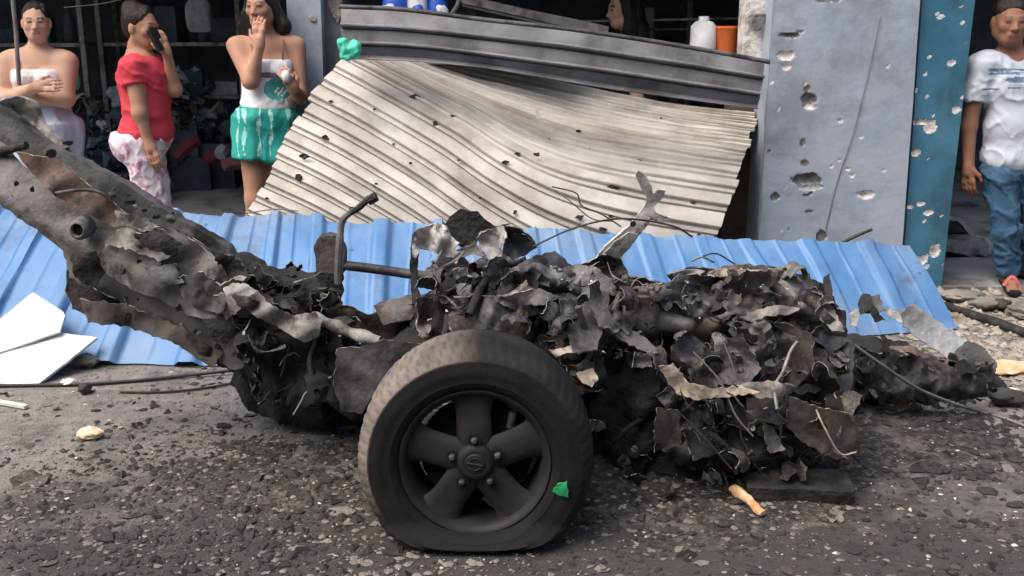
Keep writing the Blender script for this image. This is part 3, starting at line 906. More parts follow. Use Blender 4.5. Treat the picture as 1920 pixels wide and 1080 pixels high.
g = Geo().box(c, (.2, .12, .035), Euler((0, .02, 0)))
tag(mk('white_carton', g.v, g.f, 'white_board'), 'flat white carton under the slanting grey rail', 'carton')

# ---- crushed silver car shell beyond the teal pillar
root = thing('crushed_car', P(1800, 540, 6.3), 'crushed silver car shell beyond the teal pillar', 'car')
Yc = lambda x, y: 6.2 + (x - 1800) * .0012
panel('roof_rail', [(1700, 398), (1775, 402), (1800, 408), (1830, 440), (1842, 452), (1834, 458), (1822, 446), (1797, 415), (1770, 410), (1700, 406)], Yc, 'silver_car', root, .01, 4, 501, step=8, jag=.8, t=.03)
panel('window', [(1704, 408), (1770, 411), (1796, 416), (1822, 442), (1700, 442)], lambda x, y: 6.24, 'car_glass', root, .004, 3, 502, step=10, jag=.5, t=.006)
panel('window_sill', [(1700, 441), (1822, 442), (1824, 448), (1700, 449)], lambda x, y: 6.17, 'silver_car', root, .004, 3, 503, step=8, jag=.5, t=.03)
panel('door', [(1690, 449), (1822, 448), (1845, 446), (1854, 462), (1850, 480), (1838, 486), (1800, 476), (1770, 472), (1690, 476)], Yc, 'silver_car', root, .03, 4, 504, step=9, jag=1.5, t=.02)
panel('underbody', [(1680, 470), (1770, 470), (1800, 474), (1850, 482), (1852, 520), (1840, 545), (1780, 556), (1680, 560)], lambda x, y: 6.26, 'soot', root, .06, 5, 505, step=10, jag=2, t=.03)
panel('torn_bumper', [(1770, 520), (1812, 512), (1848, 520), (1846, 548), (1810, 560), (1776, 556)], lambda x, y: 6.1 - (y - 520) * .004, 'beam_dark', root, .05, 6, 506, step=9, jag=2, t=.02)

# ================================================================== ROLLER SHUTTER AND BLUE SHEETS
def hermite(keys, vals, x):
    keys = np.array(keys, float); vals = np.array(vals, float)
    m = np.gradient(vals, keys, axis=0)
    i = int(np.clip(np.searchsorted(keys, x) - 1, 0, len(keys) - 2))
    h = keys[i + 1] - keys[i]; t = (x - keys[i]) / h
    return ((2 * t ** 3 - 3 * t * t + 1) * vals[i] + (t ** 3 - 2 * t * t + t) * h * m[i] + (-2 * t ** 3 + 3 * t * t) * vals[i + 1] + (t ** 3 - t * t) * h * m[i + 1])


def slat(name, rowA, rowB, mat, parent, seed, prof, clip=True, U=60):
    """rowA,rowB: functions u->world point of the upper and lower joint"""
    rnd = np.random.RandomState(seed)
    ph = rnd.rand(4) * 6.28
    e0, e1 = rnd.rand() * .014, 1 - rnd.rand() * .012
    V = np.zeros((U + 1, len(prof), 3))
    for i in range(U + 1):
        u = e0 + (e1 - e0) * i / U
        A = np.array(rowA(u)); B = np.array(rowB(u)); du = np.array(rowA(min(1, u + .01))) - np.array(rowA(max(0, u - .01)))
        n = np.cross(du, B - A); n /= np.linalg.norm(n) + 1e-9
        if n[1] > 0: n = -n
        dent = .004 * math.sin(u * 9 + ph[0]) + .003 * math.sin(u * 23 + ph[1]) + .002 * math.sin(u * 47 + ph[2])
        for k, (w, h) in enumerate(prof):
            V[i, k] = A + (B - A) * w + n * (h + dent * math.sin(math.pi * w))
    v = V.reshape(-1, 3); K = len(prof); f = []
    for i in range(U):
        for k in range(K - 1):
            q = (i * K + k, i * K + k + 1, (i + 1) * K + k + 1, (i + 1) * K + k)
            if clip and v[list(q), 2].min() < .01: continue
            f += [(q[0], q[1], q[2]), (q[0], q[2], q[3])]
    if len(f) < 10: return None
    used = sorted({i for q in f for i in q}); mp = {a: b for b, a in enumerate(used)}
    v = v[used]; f = [tuple(mp[i] for i in q) for q in f]
    W, fs = thicken(v, f, .0025)
    return mk(name, W, fs, mat, parent, smooth=30)


PROF = [(0, .0), (.04, .004), (.14, .009), (.50, .021), (.62, .024), (.67, .020), (.72, .006), (.78, .005), (.83, .011), (.94, .011), (.98, .004), (1.0, .0)]
shut = thing('roller_shutter', (.1, 5.3, 0), 'blown-out cream roller shutter, its grey top slats still hanging', 'shutter')
KJ = [-3, 0, 7, 10.5, 18]
KX = [[(655, 55), (765, 86), (905, 122), (1025, 148), (1138, 172), (1275, 196), (1424, 212)],
      [(650, 85), (760, 110), (900, 150), (1020, 178), (1133, 204), (1270, 228), (1418, 248)],
      [(637, 108), (740, 165), (862, 233), (954, 292), (1054, 338), (1190, 372), (1362, 400)],
      [(567, 202), (667, 254), (792, 329), (883, 392), (1000, 462), (1130, 522), (1300, 560)],
      [(462, 404), (560, 446), (680, 505), (800, 560), (930, 610), (1080, 650), (1250, 690)]]
KY = [[5.74, 5.95, 6.15, 6.25, 6.2, 6.0, 5.70],
      [5.64, 5.80, 5.95, 6.02, 5.98, 5.84, 5.60],
      [5.45, 5.36, 5.24, 5.14, 5.08, 5.1, 5.16],
      [5.34, 5.24, 5.14, 5.06, 5.0, 4.98, 5.0],
      [5.06, 5.02, 4.98, 4.96, 4.94, 4.93, 4.93]]
UK = np.linspace(0, 1, 7)
KEY = np.array([[[*KX[r][c], KY[r][c]] for c in range(7)] for r in range(5)], float)


def row(j):
    pts = np.array([hermite(KJ, KEY[:, c], j) for c in range(7)])

    def fn(u):
        q = hermite(UK, pts, u)
        return tuple(P(q[0], q[1], q[2]))
    return fn


rows = [row(j) for j in range(-3, 19)]
for j in range(21):
    slat('slat', rows[j], rows[j + 1], 'slat_cream', shut, j, PROF)

UR = [[(636, 14), (760, 20), (900, 38), (1030, 52), (1150, 68), (1300, 92), (1444, 118)],
      [(636, 52), (760, 58), (900, 73), (1030, 88), (1150, 105), (1300, 128), (1441, 151)],
      [(640, 84), (760, 88), (900, 104), (1030, 122), (1150, 138), (1300, 161), (1432, 181)],
      [(652, 108), (760, 112), (900, 122), (1030, 145), (1150, 166), (1300, 186), (1424, 202)]]
UY = [5.24, 5.21, 5.20, 5.23]


def urow(r):
    pts = np.array([[*UR[r][c], UY[r] - .05 * math.sin(c / 6 * math.pi)] for c in range(7)])

    def fn(u):
        q = hermite(UK, pts, u); return tuple(P(q[0], q[1], q[2]))
    return fn


PROFU = [(0, -.016), (.05, -.004), (.10, .002), (.5, .004), (.74, .004), (.82, .020), (.88, .026), (.94, .024), (.97, .012), (1.0, -.012)]
for r in range(3):
    slat('hanging_slat', urow(r), urow(r + 1), 'slat_grey', shut, 50 + r, PROFU, clip=False)
# rolled top edge
top_pts = [Vector(urow(0)(u)) + Vector((0, .01, .004)) for u in np.linspace(0, 1, 40)]
g = Geo().tube(top_pts, .012, 8); mk('top_bar', g.v, g.f, 'beam_dark', shut, smooth=60)
# dark blast fragments and flakes stuck to the slats
rnd = random.Random(8)
spots = [(779, 182, 16, 6), (816, 232, 8, 6), (848, 218, 7, 3), (610, 258, 11, 5), (562, 333, 11, 7), (704, 347, 6, 5), (770, 306, 4, 4), (1148, 352, 13, 7), (1243, 272, 7, 3), (968, 291, 10, 5), (1007, 289, 8, 4), (948, 304, 8, 4), (1088, 408, 10, 6), (1130, 430, 9, 4), (1106, 282, 5, 3), (1084, 246, 6, 4), (570, 294, 12, 6), (660, 392, 6, 5), (1160, 222, 9, 4), (1254, 237, 4, 3), (1300, 380, 6, 3), (620, 190, 5, 3), (1353, 268, 5, 3), (1240, 160 + 62, 4, 3), (900, 372, 4, 3), (965, 398, 6, 4), (1310, 440, 5, 3), (702, 205, 4, 2), (890, 160 + 60, 4, 2), (1145, 405, 5, 4), (500, 372, 4, 2), (860, 300, 4, 3), (738, 270, 3, 2), (1030, 262, 4, 2), (1330, 330, 4, 3), (1200, 300, 5, 2)]
dep = bpy.context.evaluated_depsgraph_get()
cand = []
for j in range(21):
    for u in np.linspace(0, 1, 160):
        q = .5 * (np.array(rows[j](u)) + np.array(rows[j + 1](u))); cand.append(q)
cand = np.array(cand); cpx, cpy = to_px(cand)
for k, (sx, sy, rx, ry) in enumerate(spots):
    i = int(np.argmin((cpx - sx) ** 2 + (cpy - sy) ** 2))
    crater(blob_poly(sx, sy, rx * .8, ry * .8, rnd, 8, .45), cand[i][1] - .024, 'chip_dark', shut, 600 + k, name='fragment', depth=.012)
crater([(1002, 206), (1010, 202), (1014, 222), (1006, 223)], 5.24, 'white_board', shut, 660, name='paper_scrap')
# green cloth caught on the upper left corner
v, f = sdf_mesh([ell(P(655, 92, 5.13), (.05, .04, .035), .02), ell(P(642, 84, 5.12), (.025, .03, .03), .02), ell(P(666, 100, 5.12), (.03, .03, .022), .02), ell(P(648, 104, 5.11), (.03, .025, .02), .02), ell(P(668, 84, 5.13), (.022, .02, .02), .015)], .006)
n = vnormals(v, f); v = v + n * (vnoise(v, 5, 3, 14)[:, None] * .012)
tag(mk('green_rag', v, f, 'plastic_green', smooth=40), 'crumpled mint green plastic rag caught on the shutter corner', 'rag')


def rib_sheet(name, bot, topp, label, seed, pitch=.25, ribh=.026, dentk=1.0, x_skew=.10, nu=300, nv=16, curl=0.0, group='blue corrugated sheets'):
    """corrugated roofing sheet between a foot line and a raised line, both lists of world points"""
    bot = spline(bot, 10); topp = spline(topp, 10)

    def at(line, u):
        x = u * (len(line) - 1); i = min(int(x), len(line) - 2); return line[i].lerp(line[i + 1], x - i)
    L = sum((bot[i + 1] - bot[i]).length for i in range(len(bot) - 1))
    V = np.zeros((nu + 1, nv + 1, 3)); S = np.zeros((nu + 1, nv + 1)); W = np.zeros((nu + 1, nv + 1))
    for i in range(nu + 1):
        for k in range(nv + 1):
            u, w = i / nu, k / nv
            A = at(bot, u); B = at(topp, u)
            p = A.lerp(B, w)
            p = p + Vector((0, 0, math.sin(math.pi * w) * curl))
            V[i, k] = p; S[i, k] = u * L; W[i, k] = w
    # trapezoid ribs along the slope
    du = np.gradient(V, axis=0); dv = np.gradient(V, axis=1)
    n = np.cross(du, dv); n /= np.linalg.norm(n, axis=2, keepdims=True) + 1e-9
    n[n[..., 2] < 0] *= -1
    ph = ((S / pitch) % 1.0)
    rib = np.clip((.15 - np.abs(ph - .5)) / .05, 0, 1) * ribh * np.clip(1 + .8 * vnoise(V.reshape(-1, 3), seed + 20, 2, .9).reshape(nu + 1, nv + 1), .25, 1.2)
    rib2 = np.clip((.03 - np.abs(((ph + .5) % 1.0) - .5)) / .02, 0, 1) * .006
    flat = V.reshape(-1, 3)
    dent = dentk * (vnoise(flat, seed, 3, .8) * .022 + vnoise(flat, seed + 3, 3, 2.6) * .009).reshape(nu + 1, nv + 1)
    V = V + n * (rib + rib2 + dent + .012)[..., None]
    # ragged lips
    e = (vnoise(flat, seed + 9, 4, 3.0).reshape(nu + 1, nv + 1)) * .02
    V[:, -1, 2] += e[:, -1]; V[:, 0, 1] += e[:, 0] * .6
    V[..., 2] = np.maximum(V[..., 2], .008)
    v = V.reshape(-1, 3); K = nv + 1; f = []
    for i in range(nu):
        for k in range(nv):
            a = i * K + k
            f += [(a, a + K, a + K + 1), (a, a + K + 1, a + 1)]
    W2, fs = thicken(v, f, .0022)
    o = mk(name, W2, fs, 'sheet_blue', smooth=60)
    return tag(o, label, 'roof sheet', group)


TOPL = [P(-160, 372, 4.95), P(0, 383, 4.93), P(150, 392, 4.91), P(330, 403, 4.9), P(480, 407, 4.9), P(600, 412, 4.9), P(780, 424, 4.88), P(905, 430, 4.86)]
BOTL = [G(-330, 700), G(-160, 694), G(0, 690), G(200, 684), G(430, 688), G(590, 688), G(760, 676), G(900, 660)]
rib_sheet('blue_roof_sheet', BOTL, TOPL, 'bright blue corrugated metal sheet on the left, under the charred beam', 3, curl=.03, pitch=.27, ribh=.028, dentk=.55)
TOPR = [P(890, 428, 4.9), P(985, 434, 4.92), P(1120, 440, 4.93), P(1280, 446, 4.94), P(1400, 450, 4.96), P(1560, 456, 4.98), P(1705, 462, 5.0)]
BOTR = [G(880, 668), G(1000, 664), G(1180, 655), G(1350, 648), G(1500, 640), G(1640, 630), G(1795, 618)]
rib_sheet('blue_roof_sheet', BOTR, TOPR, 'scuffed blue corrugated metal sheet on the right, below the grey pillar', 17, curl=.02, pitch=.29, ribh=.015, dentk=1.0)

# ================================================================== THE WRECK
WR = thing('car_wreck', (.1, 3.2, 0), 'blown-apart charred car wreck of torn metal in the foreground', 'wreck')

# ---- wheel: flat tyre, five-spoke rim
WC = P(891, 868, 2.66)                      # centre of the outer rim face
TILT = Matrix.Rotation(math.radians(-3), 3, 'X')


def wpt(r, a, y):                           # wheel frame -> world
    return WC + TILT @ Vector((r * math.cos(a), y, r * math.sin(a)))


def wheel_lathe(prof, n=96):
    v = []; f = []; K = len(prof)
    for i in range(n):
        a = 2 * math.pi * i / n
        for r, y in prof: v.append(wpt(r, a, y))
    for i in range(n):
        for k in range(K - 1):
            f.append((i * K + k, i * K + k + 1, ((i + 1) % n) * K + k + 1, ((i + 1) % n) * K + k))
    return v, f


v, f = wheel_lathe([(.186, .17), (.186, .05), (.190, .022), (.198, .006), (.206, -.004), (.213, -.006), (.217, -.002), (.217, .01), (.206, .02), (.204, .20), (.214, .215)], 80)
rim = mk('wheel', v, f, 'rim_alloy', WR, smooth=40, fix=True)
tag(rim, 'five-spoke alloy wheel with a flat tyre')
for s in range(5):
    a0 = math.radians(92 + 72 * s)
    secs = [(.040, .048, -.002), (.075, .050, .0), (.105, .049, .004), (.135, .050, .007), (.160, .054, .008), (.178, .062, .007), (.196, .076, .004)]
    v = []; f = []
    for r, hw, y in secs:
        for (q, dy) in ((-1, .014), (-.80, .003), (-.4, -.001), (0, -.002), (.4, -.001), (.80, .003), (1, .014), (.9, .034), (-.9, .034)):
            lat = q * hw
            v.append(WC + TILT @ (Matrix.Rotation(-a0, 3, 'Y') @ Vector((r, y + dy + .012, lat))))
    K = 9
    for i in range(len(secs) - 1):
        for k in range(K): f.append((i * K + k, i * K + (k + 1) % K, (i + 1) * K + (k + 1) % K, (i + 1) * K + k))
    f.append(tuple(range(K))); f.append(tuple((len(secs) - 1) * K + k for k in range(K)))
    mk('spoke', v, f, 'rim_alloy', rim, smooth=50, fix=True)
    # lug nut in its well
    c = wpt(.068, a0, .004)
    rings = []
    g = Geo().tube([wpt(.068, a0, .004), wpt(.068, a0, -.003), wpt(.068, a0, -.010), wpt(.068, a0, -.013)], [.0095, .0095, .009, .005], 6)
    mk('lug_nut', g.v, g.f, 'beam_dark', rim, smooth=30)
    g = Geo()
    for i in range(16):
        pass
    g.tube([wpt(.068, a0, .006), wpt(.068, a0, .0005)], [.0185, .0185], 18); mk('lug_well', g.v, g.f, 'dark_hole', rim, smooth=40)
v, f = wheel_lathe([(.0, -.012), (.026, -.012), (.030, -.008), (.034, -.009), (.046, -.006), (.053, .002), (.056, .014), (.062, .03)], 40); cp = mk('hub_cap', v, f, 'rim_alloy', rim, smooth=40, fix=True)
# embossed emblem ring with a crossbar
ring = [wpt(.018, 2 * math.pi * i / 24, -.013) for i in range(25)]
g = Geo().tube(ring, .0022, 6, cap=False); g.tube([wpt(.024, math.radians(170), -.013), wpt(.024, math.radians(-10), -.013)], .003, 6)
mk('emblem', g.v, g.f, 'rim_alloy', rim, smooth=40)
v, f = wheel_lathe([(.0, .075), (.10, .075), (.16, .085), (.165, .1), (.12, .11), (.0, .12)], 48); mk('brake_disc', v, f, 'dark_hole', rim, smooth=40, fix=True)
for k in range(3):
    aa = math.radians(40 + 120 * k)
    g = Geo().tube([wpt(.13, aa, .066), wpt(.17, aa + .2, .06)], .012, 8); mk('caliper_bolt', g.v, g.f, 'burnt_steel', rim, smooth=40)

prof = [(.214, .012), (.219, -.006), (.226, -.013), (.238, -.019), (.241, -.0205), (.244, -.0195), (.262, -.026), (.280, -.028), (.298, -.022), (.302, -.0225), (.305, -.020), (.318, -.008), (.328, .006), (.334, .022), (.337, .05), (.339, .09), (.340, .13), (.339, .17), (.337, .20), (.331, .235), (.315, .262), (.28, .285), (.24, .275), (.214, .24)]
NT = 240
v = []; f = []; dust = []; K = len(prof)
for i in range(NT):
    a = 2 * math.pi * i / NT
    for k, (r, y) in enumerate(prof):
        blk = 0.0
        if 10 <= k <= 18:        # moulded tread: lateral cuts, circumferential grooves
            ph = (i + (2 if k in (12, 13) else 0) + (k - 10) // 2) % 4
            blk = .0016 if ph != 0 else -.0016
            if k in (14, 16): blk = -.0035
        if k in (10, 11) and (i % 4) == 0: blk = -.0015
        p = wpt(r + blk, a, y)
        v.append(p)
        up_left = max(0, math.sin(a - math.radians(-60)) * .3 + .7) if 0 else 1
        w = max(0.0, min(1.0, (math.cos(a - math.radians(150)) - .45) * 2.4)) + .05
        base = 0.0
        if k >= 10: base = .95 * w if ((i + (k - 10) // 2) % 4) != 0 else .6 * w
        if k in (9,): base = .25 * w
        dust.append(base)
for i in range(NT):
    for k in range(K - 1):
        f.append((i * K + k, i * K + k + 1, ((i + 1) % NT) * K + k + 1, ((i + 1) % NT) * K + k))
# the flat: everything below the road is pressed up and squeezed outwards
V = np.array([tuple(p) for p in v])
for i, p in enumerate(V):
    lim = .004
    d = .085 - p[2]
    if d > 0:
        s = d / .17
        out = .030 * math.sin(min(1, s) * math.pi)
        p[1] += -out if p[1] < WC.y + .13 else out
        p[2] = lim + max(0, .085 - lim) * math.exp(-d / .085 * 1.25) * (1 if d < .3 else 0)
    elif False: pass
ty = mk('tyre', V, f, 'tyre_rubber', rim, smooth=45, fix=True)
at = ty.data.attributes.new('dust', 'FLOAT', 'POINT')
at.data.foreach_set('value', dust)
crater([(1036, 922), (1046, 908), (1063, 903), (1066, 934), (1050, 930)], 2.622, 'plastic_bright_green', WR, 700, name='green_scrap', depth=.006)

# ---- long body rail rising to the upper left
Yb = lambda x, y: 3.46 - .00045 * x
panel('body_rail', [(-60, 262), (0, 262), (60, 325), (140, 385), (210, 410), (270, 425), (335, 455), (400, 500), (440, 540), (452, 590), (470, 640), (455, 690), (430, 692), (370, 650), (300, 615), (250, 590), (190, 560), (130, 520), (118, 470), (60, 425), (0, 383), (-60, 350)],
      lambda x, y: Yb(x, y) - .03 + .0009 * abs((y - 262 - x * .62) - 110), 'beam_paint', WR, .030, 3.0, 1, step=14, jag=2.5, t=.03)
panel('top_rail', [(-60, 165), (0, 200), (60, 245), (130, 288), (220, 338), (330, 408), (425, 462), (450, 505), (380, 490), (300, 440), (200, 385), (100, 325), (0, 268), (-60, 240)],
      lambda x, y: Yb(x, y) + .06, 'beam_dark', WR, .020, 3.0, 2, step=13, jag=2, t=.04)
panel('inner_bracket', [(-60, 150), (0, 190), (30, 180), (60, 190), (75, 225), (110, 262), (130, 275), (100, 285), (40, 260), (0, 240), (-60, 200)], lambda x, y: Yb(x, y) + .10, 'ash_metal', WR, .03, 5, 3, step=11, jag=2, t=.02)
panel('rusty_gusset', [(30, 285), (70, 292), (110, 300), (150, 335), (200, 370), (255, 415), (215, 425), (150, 395), (100, 365), (60, 325)], lambda x, y: Yb(x, y) - .06, 'rust', WR, .025, 5, 4, step=11, jag=2, t=.006)
panel('crumpled_skin', [(180, 478), (215, 440), (255, 425), (300, 420), (345, 440), (400, 480), (432, 525), (440, 575), (405, 600), (350, 592), (300, 560), (250, 545), (200, 515)], lambda x, y: Yb(x, y) - .09, 'beam_paint', WR, .045, 5, 5, step=10, jag=2.5)
panel('crumpled_skin', [(195, 455), (230, 425), (285, 420), (320, 440), (345, 470), (300, 490), (250, 470)], lambda x, y: Yb(x, y) - .12, 'ash_metal', WR, .035, 7, 6, step=9, jag=2.5)
panel('crumpled_skin', [(300, 420), (360, 445), (420, 480), (455, 530), (440, 580), (400, 540), (370, 500), (330, 465)], lambda x, y: Yb(x, y) - .08, 'soot', WR, .05, 6, 7, step=10, jag=3)
panel('lower_flange', [(125, 505), (180, 545), (250, 575), (330, 605), (400, 655), (440, 700), (380, 668), (300, 630), (240, 612), (180, 600), (135, 580), (122, 545)], lambda x, y: Yb(x, y) + .02, 'soot', WR, .05, 6, 8, step=11, jag=3)
panel('lower_flange', [(150, 560), (230, 570), (330, 610), (420, 660), (400, 690), (320, 640), (240, 612), (165, 605)], lambda x, y: Yb(x, y) - .02, 'burnt_brown', WR, .03, 6, 9, step=11, jag=3)
# drilled hole with its collar
hc = P(148, 430, Yb(148, 430) - .075)
hv, hf = [], []
for i in range(28):
    a = 2 * math.pi * i / 28
    for r, d in ((.017, .03), (.018, -.012), (.021, -.018), (.027, -.016), (.032, -.004), (.034, .06)):
        hv.append(hc + Vector((r * math.cos(a), d, r * 1.12 * math.sin(a))))
for i in range(28):
    for k in range(5): hf.append((i * 6 + k, i * 6 + k + 1, ((i + 1) % 28) * 6 + k + 1, ((i + 1) % 28) * 6 + k))
mk('collar', hv, hf, 'beam_paint', WR, smooth=50, fix=True)
g = Geo().tube([hc + Vector((0, .02, 0)), hc + Vector((0, -.004, 0))], .0175, 20); mk('hole', g.v, g.f, 'dark_hole', WR)
for k, (x, y, rx, ry) in enumerate([(95, 288, 11, 10), (243, 380, 10, 5), (128, 268, 9, 5), (240, 600, 6, 14), (352, 552, 12, 9), (262, 492, 8, 5), (60, 355, 4, 6), (30, 345, 5, 4)]):
    crater(blob_poly(x, y, rx, ry, rnd), Yb(x, y) - .075, 'dark_hole', WR, 720 + k, name='puncture', depth=.004)
g = Geo().tube(spline([P(105, 362, 3.33), P(150, 356, 3.31), P(185, 360, 3.3), P(212, 378, 3.31)], 8), .006, 7); mk('bent_pipe', g.v, g.f, 'beam_dark', WR, smooth=60)
g = Geo().tube(spline([P(-40, 286, 3.5), P(0, 284, 3.48), P(50, 272, 3.46)], 6), [.014] * 13, 8); mk('dark_rod', g.v, g.f, 'soot', WR, smooth=60)

CRUST_REGION = [(-20, 230), (40, 250), (130, 300), (240, 360), (340, 420), (430, 480), (460, 560), (450, 680), (400, 655), (300, 600), (190, 555), (135, 520), (120, 465), (60, 415), (-20, 360)]
# ---- black shredded mass at the foot of the rail
panel('fender_liner', [(632, 655), (690, 648), (720, 636), (790, 645), (770, 662), (735, 690), (705, 730), (680, 775), (640, 770), (625, 720)], lambda x, y: 3.0, 'burnt_violet', WR, .03, 3, 20, step=11, jag=2)
panel('curled_lip', [(412, 536), (440, 522), (480, 545), (500, 566), (548, 592), (590, 585), (604, 600), (596, 632), (570, 642), (545, 628), (520, 612), (482, 596), (450, 572), (425, 560)], lambda x, y: 3.1, 'ash_metal', WR, .035, 8, 21, step=8, jag=1.6)
panel('pale_flake', [(418, 540), (436, 530), (462, 532), (480, 545), (468, 556), (440, 552), (424, 556)], lambda x, y: 3.05, 'bright_aluminium', WR, .02, 9, 22, step=7, jag=1.5)
panel('pale_flake', [(438, 520), (450, 516), (462, 520), (456, 526), (441, 525)], lambda x, y: 3.05, 'bright_aluminium', WR, .01, 9, 23, step=6, jag=.6)
g = Geo().tube(spline([P(585, 595, 3.14), P(620, 608, 3.12), P(665, 626, 3.1), P(712, 640, 3.08)], 6), [.020 + .004 * math.sin(i) for i in range(19)], 10); mk('drag_link', g.v, g.f, 'ash_metal', WR, smooth=60)
panel('saddle_plate', [(598, 545), (640, 570), (690, 590), (740, 575), (785, 545), (800, 575), (800, 640), (750, 655), (690, 640), (640, 620), (600, 590)], lambda x, y: 3.32, 'burnt_brown', WR, .05, 4, 24, step=12, jag=2.5)
panel('saddle_plate', [(700, 572), (735, 560), (770, 552), (785, 575), (770, 600), (720, 610)], lambda x, y: 3.27, 'burnt_steel', WR, .04, 6, 25, step=10, jag=2.5)
panel('square_bracket', [(588, 462), (600, 444), (640, 440), (646, 470), (642, 515), (628, 520), (594, 512)], lambda x, y: 3.34, 'burnt_brown', WR, .012, 4, 26, step=9, jag=1.5, t=.05)
panel('square_bracket', [(590, 512), (640, 512), (640, 532), (596, 530)], lambda x, y: 3.33, 'soot', WR, .01, 4, 27, step=9, jag=1, t=.06)
# upright bent arm
arm = [P(634, 532, 3.28), P(634, 500, 3.28), P(637, 455, 3.28), P(641, 418, 3.28), P(652, 402, 3.27), P(672, 390, 3.26), P(690, 374, 3.25), P(700, 371, 3.25)]
g = Geo().tube(spline(arm, 5), [.013] * 12 + [.011] * 18 + [.013] * 6, 8); mk('bent_arm', g.v, g.f, 'beam_paint', WR, smooth=40)
g = Geo().tube([P(690, 377, 3.25), P(706, 368, 3.25)], .016, 8); mk('arm_clamp', g.v, g.f, 'soot', WR, smooth=40)
g = Geo().tube(spline([P(640, 497, 3.36), P(700, 504, 3.36), P(770, 514, 3.36), P(850, 524, 3.36)], 6), .0165, 12); mk('steering_shaft', g.v, g.f, 'burnt_steel', WR, smooth=60)
g = Geo().tube(spline([P(1080, 545, 3.4), P(1160, 530, 3.4), P(1240, 536, 3.42), P(1300, 560, 3.42)], 6), .014, 10); mk('steering_shaft', g.v, g.f, 'burnt_steel', WR, smooth=60)
panel('thin_strap', [(772, 440), (780, 432), (786, 470), (782, 520), (784, 570), (776, 630), (768, 628), (772, 560), (768, 500)], lambda x, y: 3.25, 'burnt_steel', WR, .015, 8, 28, step=8, jag=1.2)
panel('pale_strap', [(773, 452), (779, 444), (786, 470), (780, 486), (772, 480)], lambda x, y: 3.235, 'bright_aluminium', WR, .008, 8, 29, step=7, jag=1)

# ---- engine cluster with torn aluminium
panel('black_plate', [(832, 424), (843, 406), (864, 391), (880, 396), (896, 396), (908, 410), (928, 424), (958, 418), (940, 432), (900, 440), (892, 462), (868, 466), (846, 452)], lambda x, y: 3.40, 'soot', WR, .02, 3, 30, step=10, jag=.6)
panel('torn_aluminium', [(779, 446), (782, 430), (800, 424), (822, 418), (838, 424), (846, 442), (862, 455), (850, 468), (866, 472), (850, 484), (826, 478), (806, 470), (790, 466)], lambda x, y: 3.33, 'bright_aluminium', WR, .045, 9, 31, step=8, jag=1.8)
panel('torn_aluminium', [(894, 448), (902, 436), (925, 428), (944, 424), (950, 445), (938, 466), (944, 486), (936, 504), (940, 512), (918, 522), (894, 520), (884, 512), (902, 492), (914, 480), (900, 462)], lambda x, y: 3.32, 'bright_aluminium', WR, .05, 8, 32, step=8, jag=1.6)
panel('torn_aluminium', [(846, 470), (880, 462), (890, 452), (900, 470), (908, 480), (890, 478), (862, 482)], lambda x, y: 3.34, 'ash_metal', WR, .03, 9, 33, step=8, jag=1.5)
panel('torn_aluminium', [(840, 512), (860, 502), (880, 508), (890, 520), (870, 516), (850, 524)], lambda x, y: 3.30, 'ash_metal', WR, .03, 9, 34, step=7, jag=1.5)
panel('curled_skin', [(938, 432), (950, 424), (975, 428), (996, 444), (1006, 464), (990, 476), (965, 486), (950, 500), (942, 480), (948, 452)], lambda x, y: 3.36, 'burnt_steel', WR, .05, 7, 35, step=8, jag=1.2)
panel('curled_skin', [(955, 438), (985, 440), (1000, 455), (980, 452), (962, 450)], lambda x, y: 3.34, 'dark_hole', WR, .01, 7, 36, step=8, jag=1)
panel('curled_skin', [(940, 470), (962, 488), (985, 480), (992, 500), (975, 516), (950, 508)], lambda x, y: 3.3, 'burnt_violet', WR, .05, 8, 37, step=8, jag=1.6)

